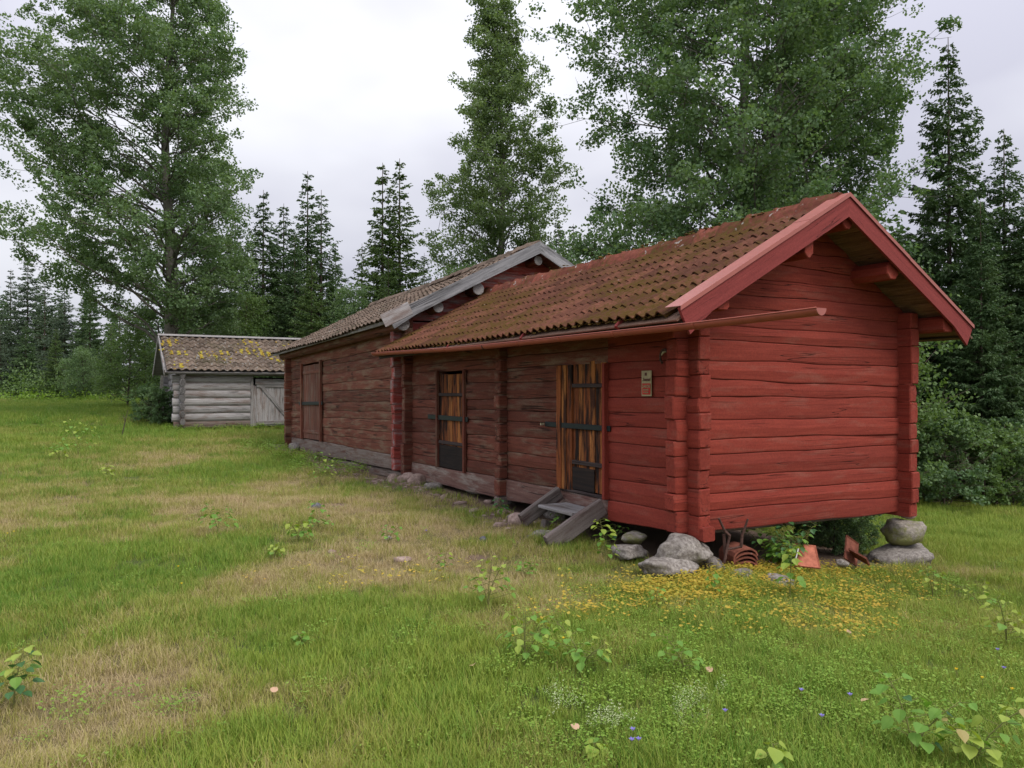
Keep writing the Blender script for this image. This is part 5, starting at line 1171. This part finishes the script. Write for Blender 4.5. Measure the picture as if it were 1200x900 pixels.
# leafy shrub and dark bush under the gable
sapling(915, 0, .46, 150, .062, ['sap_green', 'sap_green', 'sap_green', 'sap_dark'], 'bright green broad leaved shrub growing out from under the red gable', .30, Y=7.62, name='leafy_shrub', cat='shrub', nst=12)
def dark_bush(px, Y, s, label):
    X = (px-600)/F*Y; t = thing('dark_bush', label, 'bush', (X, Y, tz(X, Y)-.05)); t.scale = (s,)*3; crown(BM[2][2], t)
dark_bush(975, 9.3, .30, 'small leaved dark bush in the shade under the house floor'); dark_bush(1003, 9.9, .26, 'olive bush behind the broken tiles under the house'); dark_bush(955, 10.2, .30, 'dark bush furthest under the house floor')
# flowers and fallen leaves
def flower(px, py, mat, label, cat, group, h=.09, s=.012, n=5):
    X, Y, Z = gp(px, py+4); t = thing('flower', label, cat, (X, Y, Z), R.uniform(0, 6), group)
    ob('stem', mesh_of('stem', *tube([(0, 0, 0), (.004, 0, h)], .0015, 4), M['stem']), t); parts = []
    V = [(0.004, 0, h-.004)]; Fc = []
    for k in range(n):
        a = 2*math.pi*k/n; b = a+.55; c = a-.55; o = len(V); V += [(.004+s*.6*math.cos(c), s*.6*math.sin(c), h+s*.5), (.004+s*math.cos(a), s*math.sin(a), h+s*.7), (.004+s*.6*math.cos(b), s*.6*math.sin(b), h+s*.5)]; Fc.append((0, o, o+1, o+2))
    ob('petals', mesh_of('petals', V, Fc, mat), t)
FB = [(742, 876, 'the highest violet bellflower of the three in the bottom centre'), (741, 888, 'lower left violet bellflower of the three in the bottom centre'), (748, 887, 'lower right violet bellflower of the three in the bottom centre'), (848, 853, 'violet bellflower left of the shrubby lawn corner, lone on bright grass'), (937, 828, 'violet bellflower left of the pink fallen leaf'), (995, 833, 'violet bellflower beside the pink fallen leaf'), (961, 860, 'violet bellflower lowest between two others on the right lawn'), (1168, 773, 'upper blue bellflower near the right edge'), (1174, 797, 'lower blue bellflower near the right edge'), (500, 628, 'lone blue flower on the dry slope')]
for px, py, l in FB: flower(px, py, M['flower_blue'], l, 'flower', 'bellflowers in the lawn', s=.015)
FY = [(597, 759, 'left yellow flower of the pair beside the widest sapling'), (601, 758, 'right yellow flower of the pair beside the widest sapling'), (661, 763, 'yellow flower between the two foreground saplings'), (1120, 798, 'yellow flower left on the right lawn'), (1150, 809, 'yellow flower in the middle of the right lawn'), (1184, 822, 'yellow flower furthest right on the lawn'), (10, 631, 'yellow flower at the left picture edge'), (17, 630, 'second yellow flower from the left picture edge'), (214, 693, 'yellow flower alone in the left grass'), (210, 672, 'yellow flower above another in the left grass')]
for px, py, l in FY: flower(px, py, M['flower_yellow'], l, 'flower', 'yellow flowers in the grass', s=.012)
sp = []
for (px, py, rx, ry, n) in [(815, 830, 25, 15, 26), (712, 855, 20, 12, 20), (660, 830, 20, 20, 14), (798, 845, 12, 14, 16)]:
    for _ in range(n): sp.append(gp(px+R.gauss(0, rx*.6), py+R.gauss(0, ry*.6)))
scatter('bedstraw', 'whitish flower heads in the lawn foreground', 'flowers', [leaf_tuft('b', 30, .10, .03, .007, M['flower_white'], s+90) for s in range(3)], np.array(sp), NR.uniform(.6, 1.1, len(sp)), {})
for px, py, l in [(554, 790, 'pale pink fallen aspen leaf on the central grass'), (320, 824, 'orange fallen leaf in the left foreground grass'), (1008, 833, 'pink fallen leaf among violet flowers'), (993, 751, 'tan fallen leaf on the right lawn'), (678, 866, 'brown fallen leaf near the bottom centre'), (834, 797, 'small brown fallen leaf by the right sapling')]:
    X, Y, Z = gp(px, py); tag(ob('fallen_leaf', heart(M['leaf_pink'], 'fallen_leaf'), None, (X, Y, Z+.05), (R.uniform(-.5, .5), -.4, R.uniform(0, 6)), .045), l, 'leaf')
# twig in the field
X, Y, Z = gp(143, 512); tag(ob('dead_twig', mesh_of('dead_twig', *join(tube([(0, 0, 0), (.1, 0, .45), (.18, 0, .8)], [.02, .014, .006], 5), tube([(.1, 0, .45), (.02, .03, .65)], [.01, .004], 4)), M['spruce_bark']), None, (X, Y, Z)), 'dead dark twig sticking out of the far left meadow', 'twig')
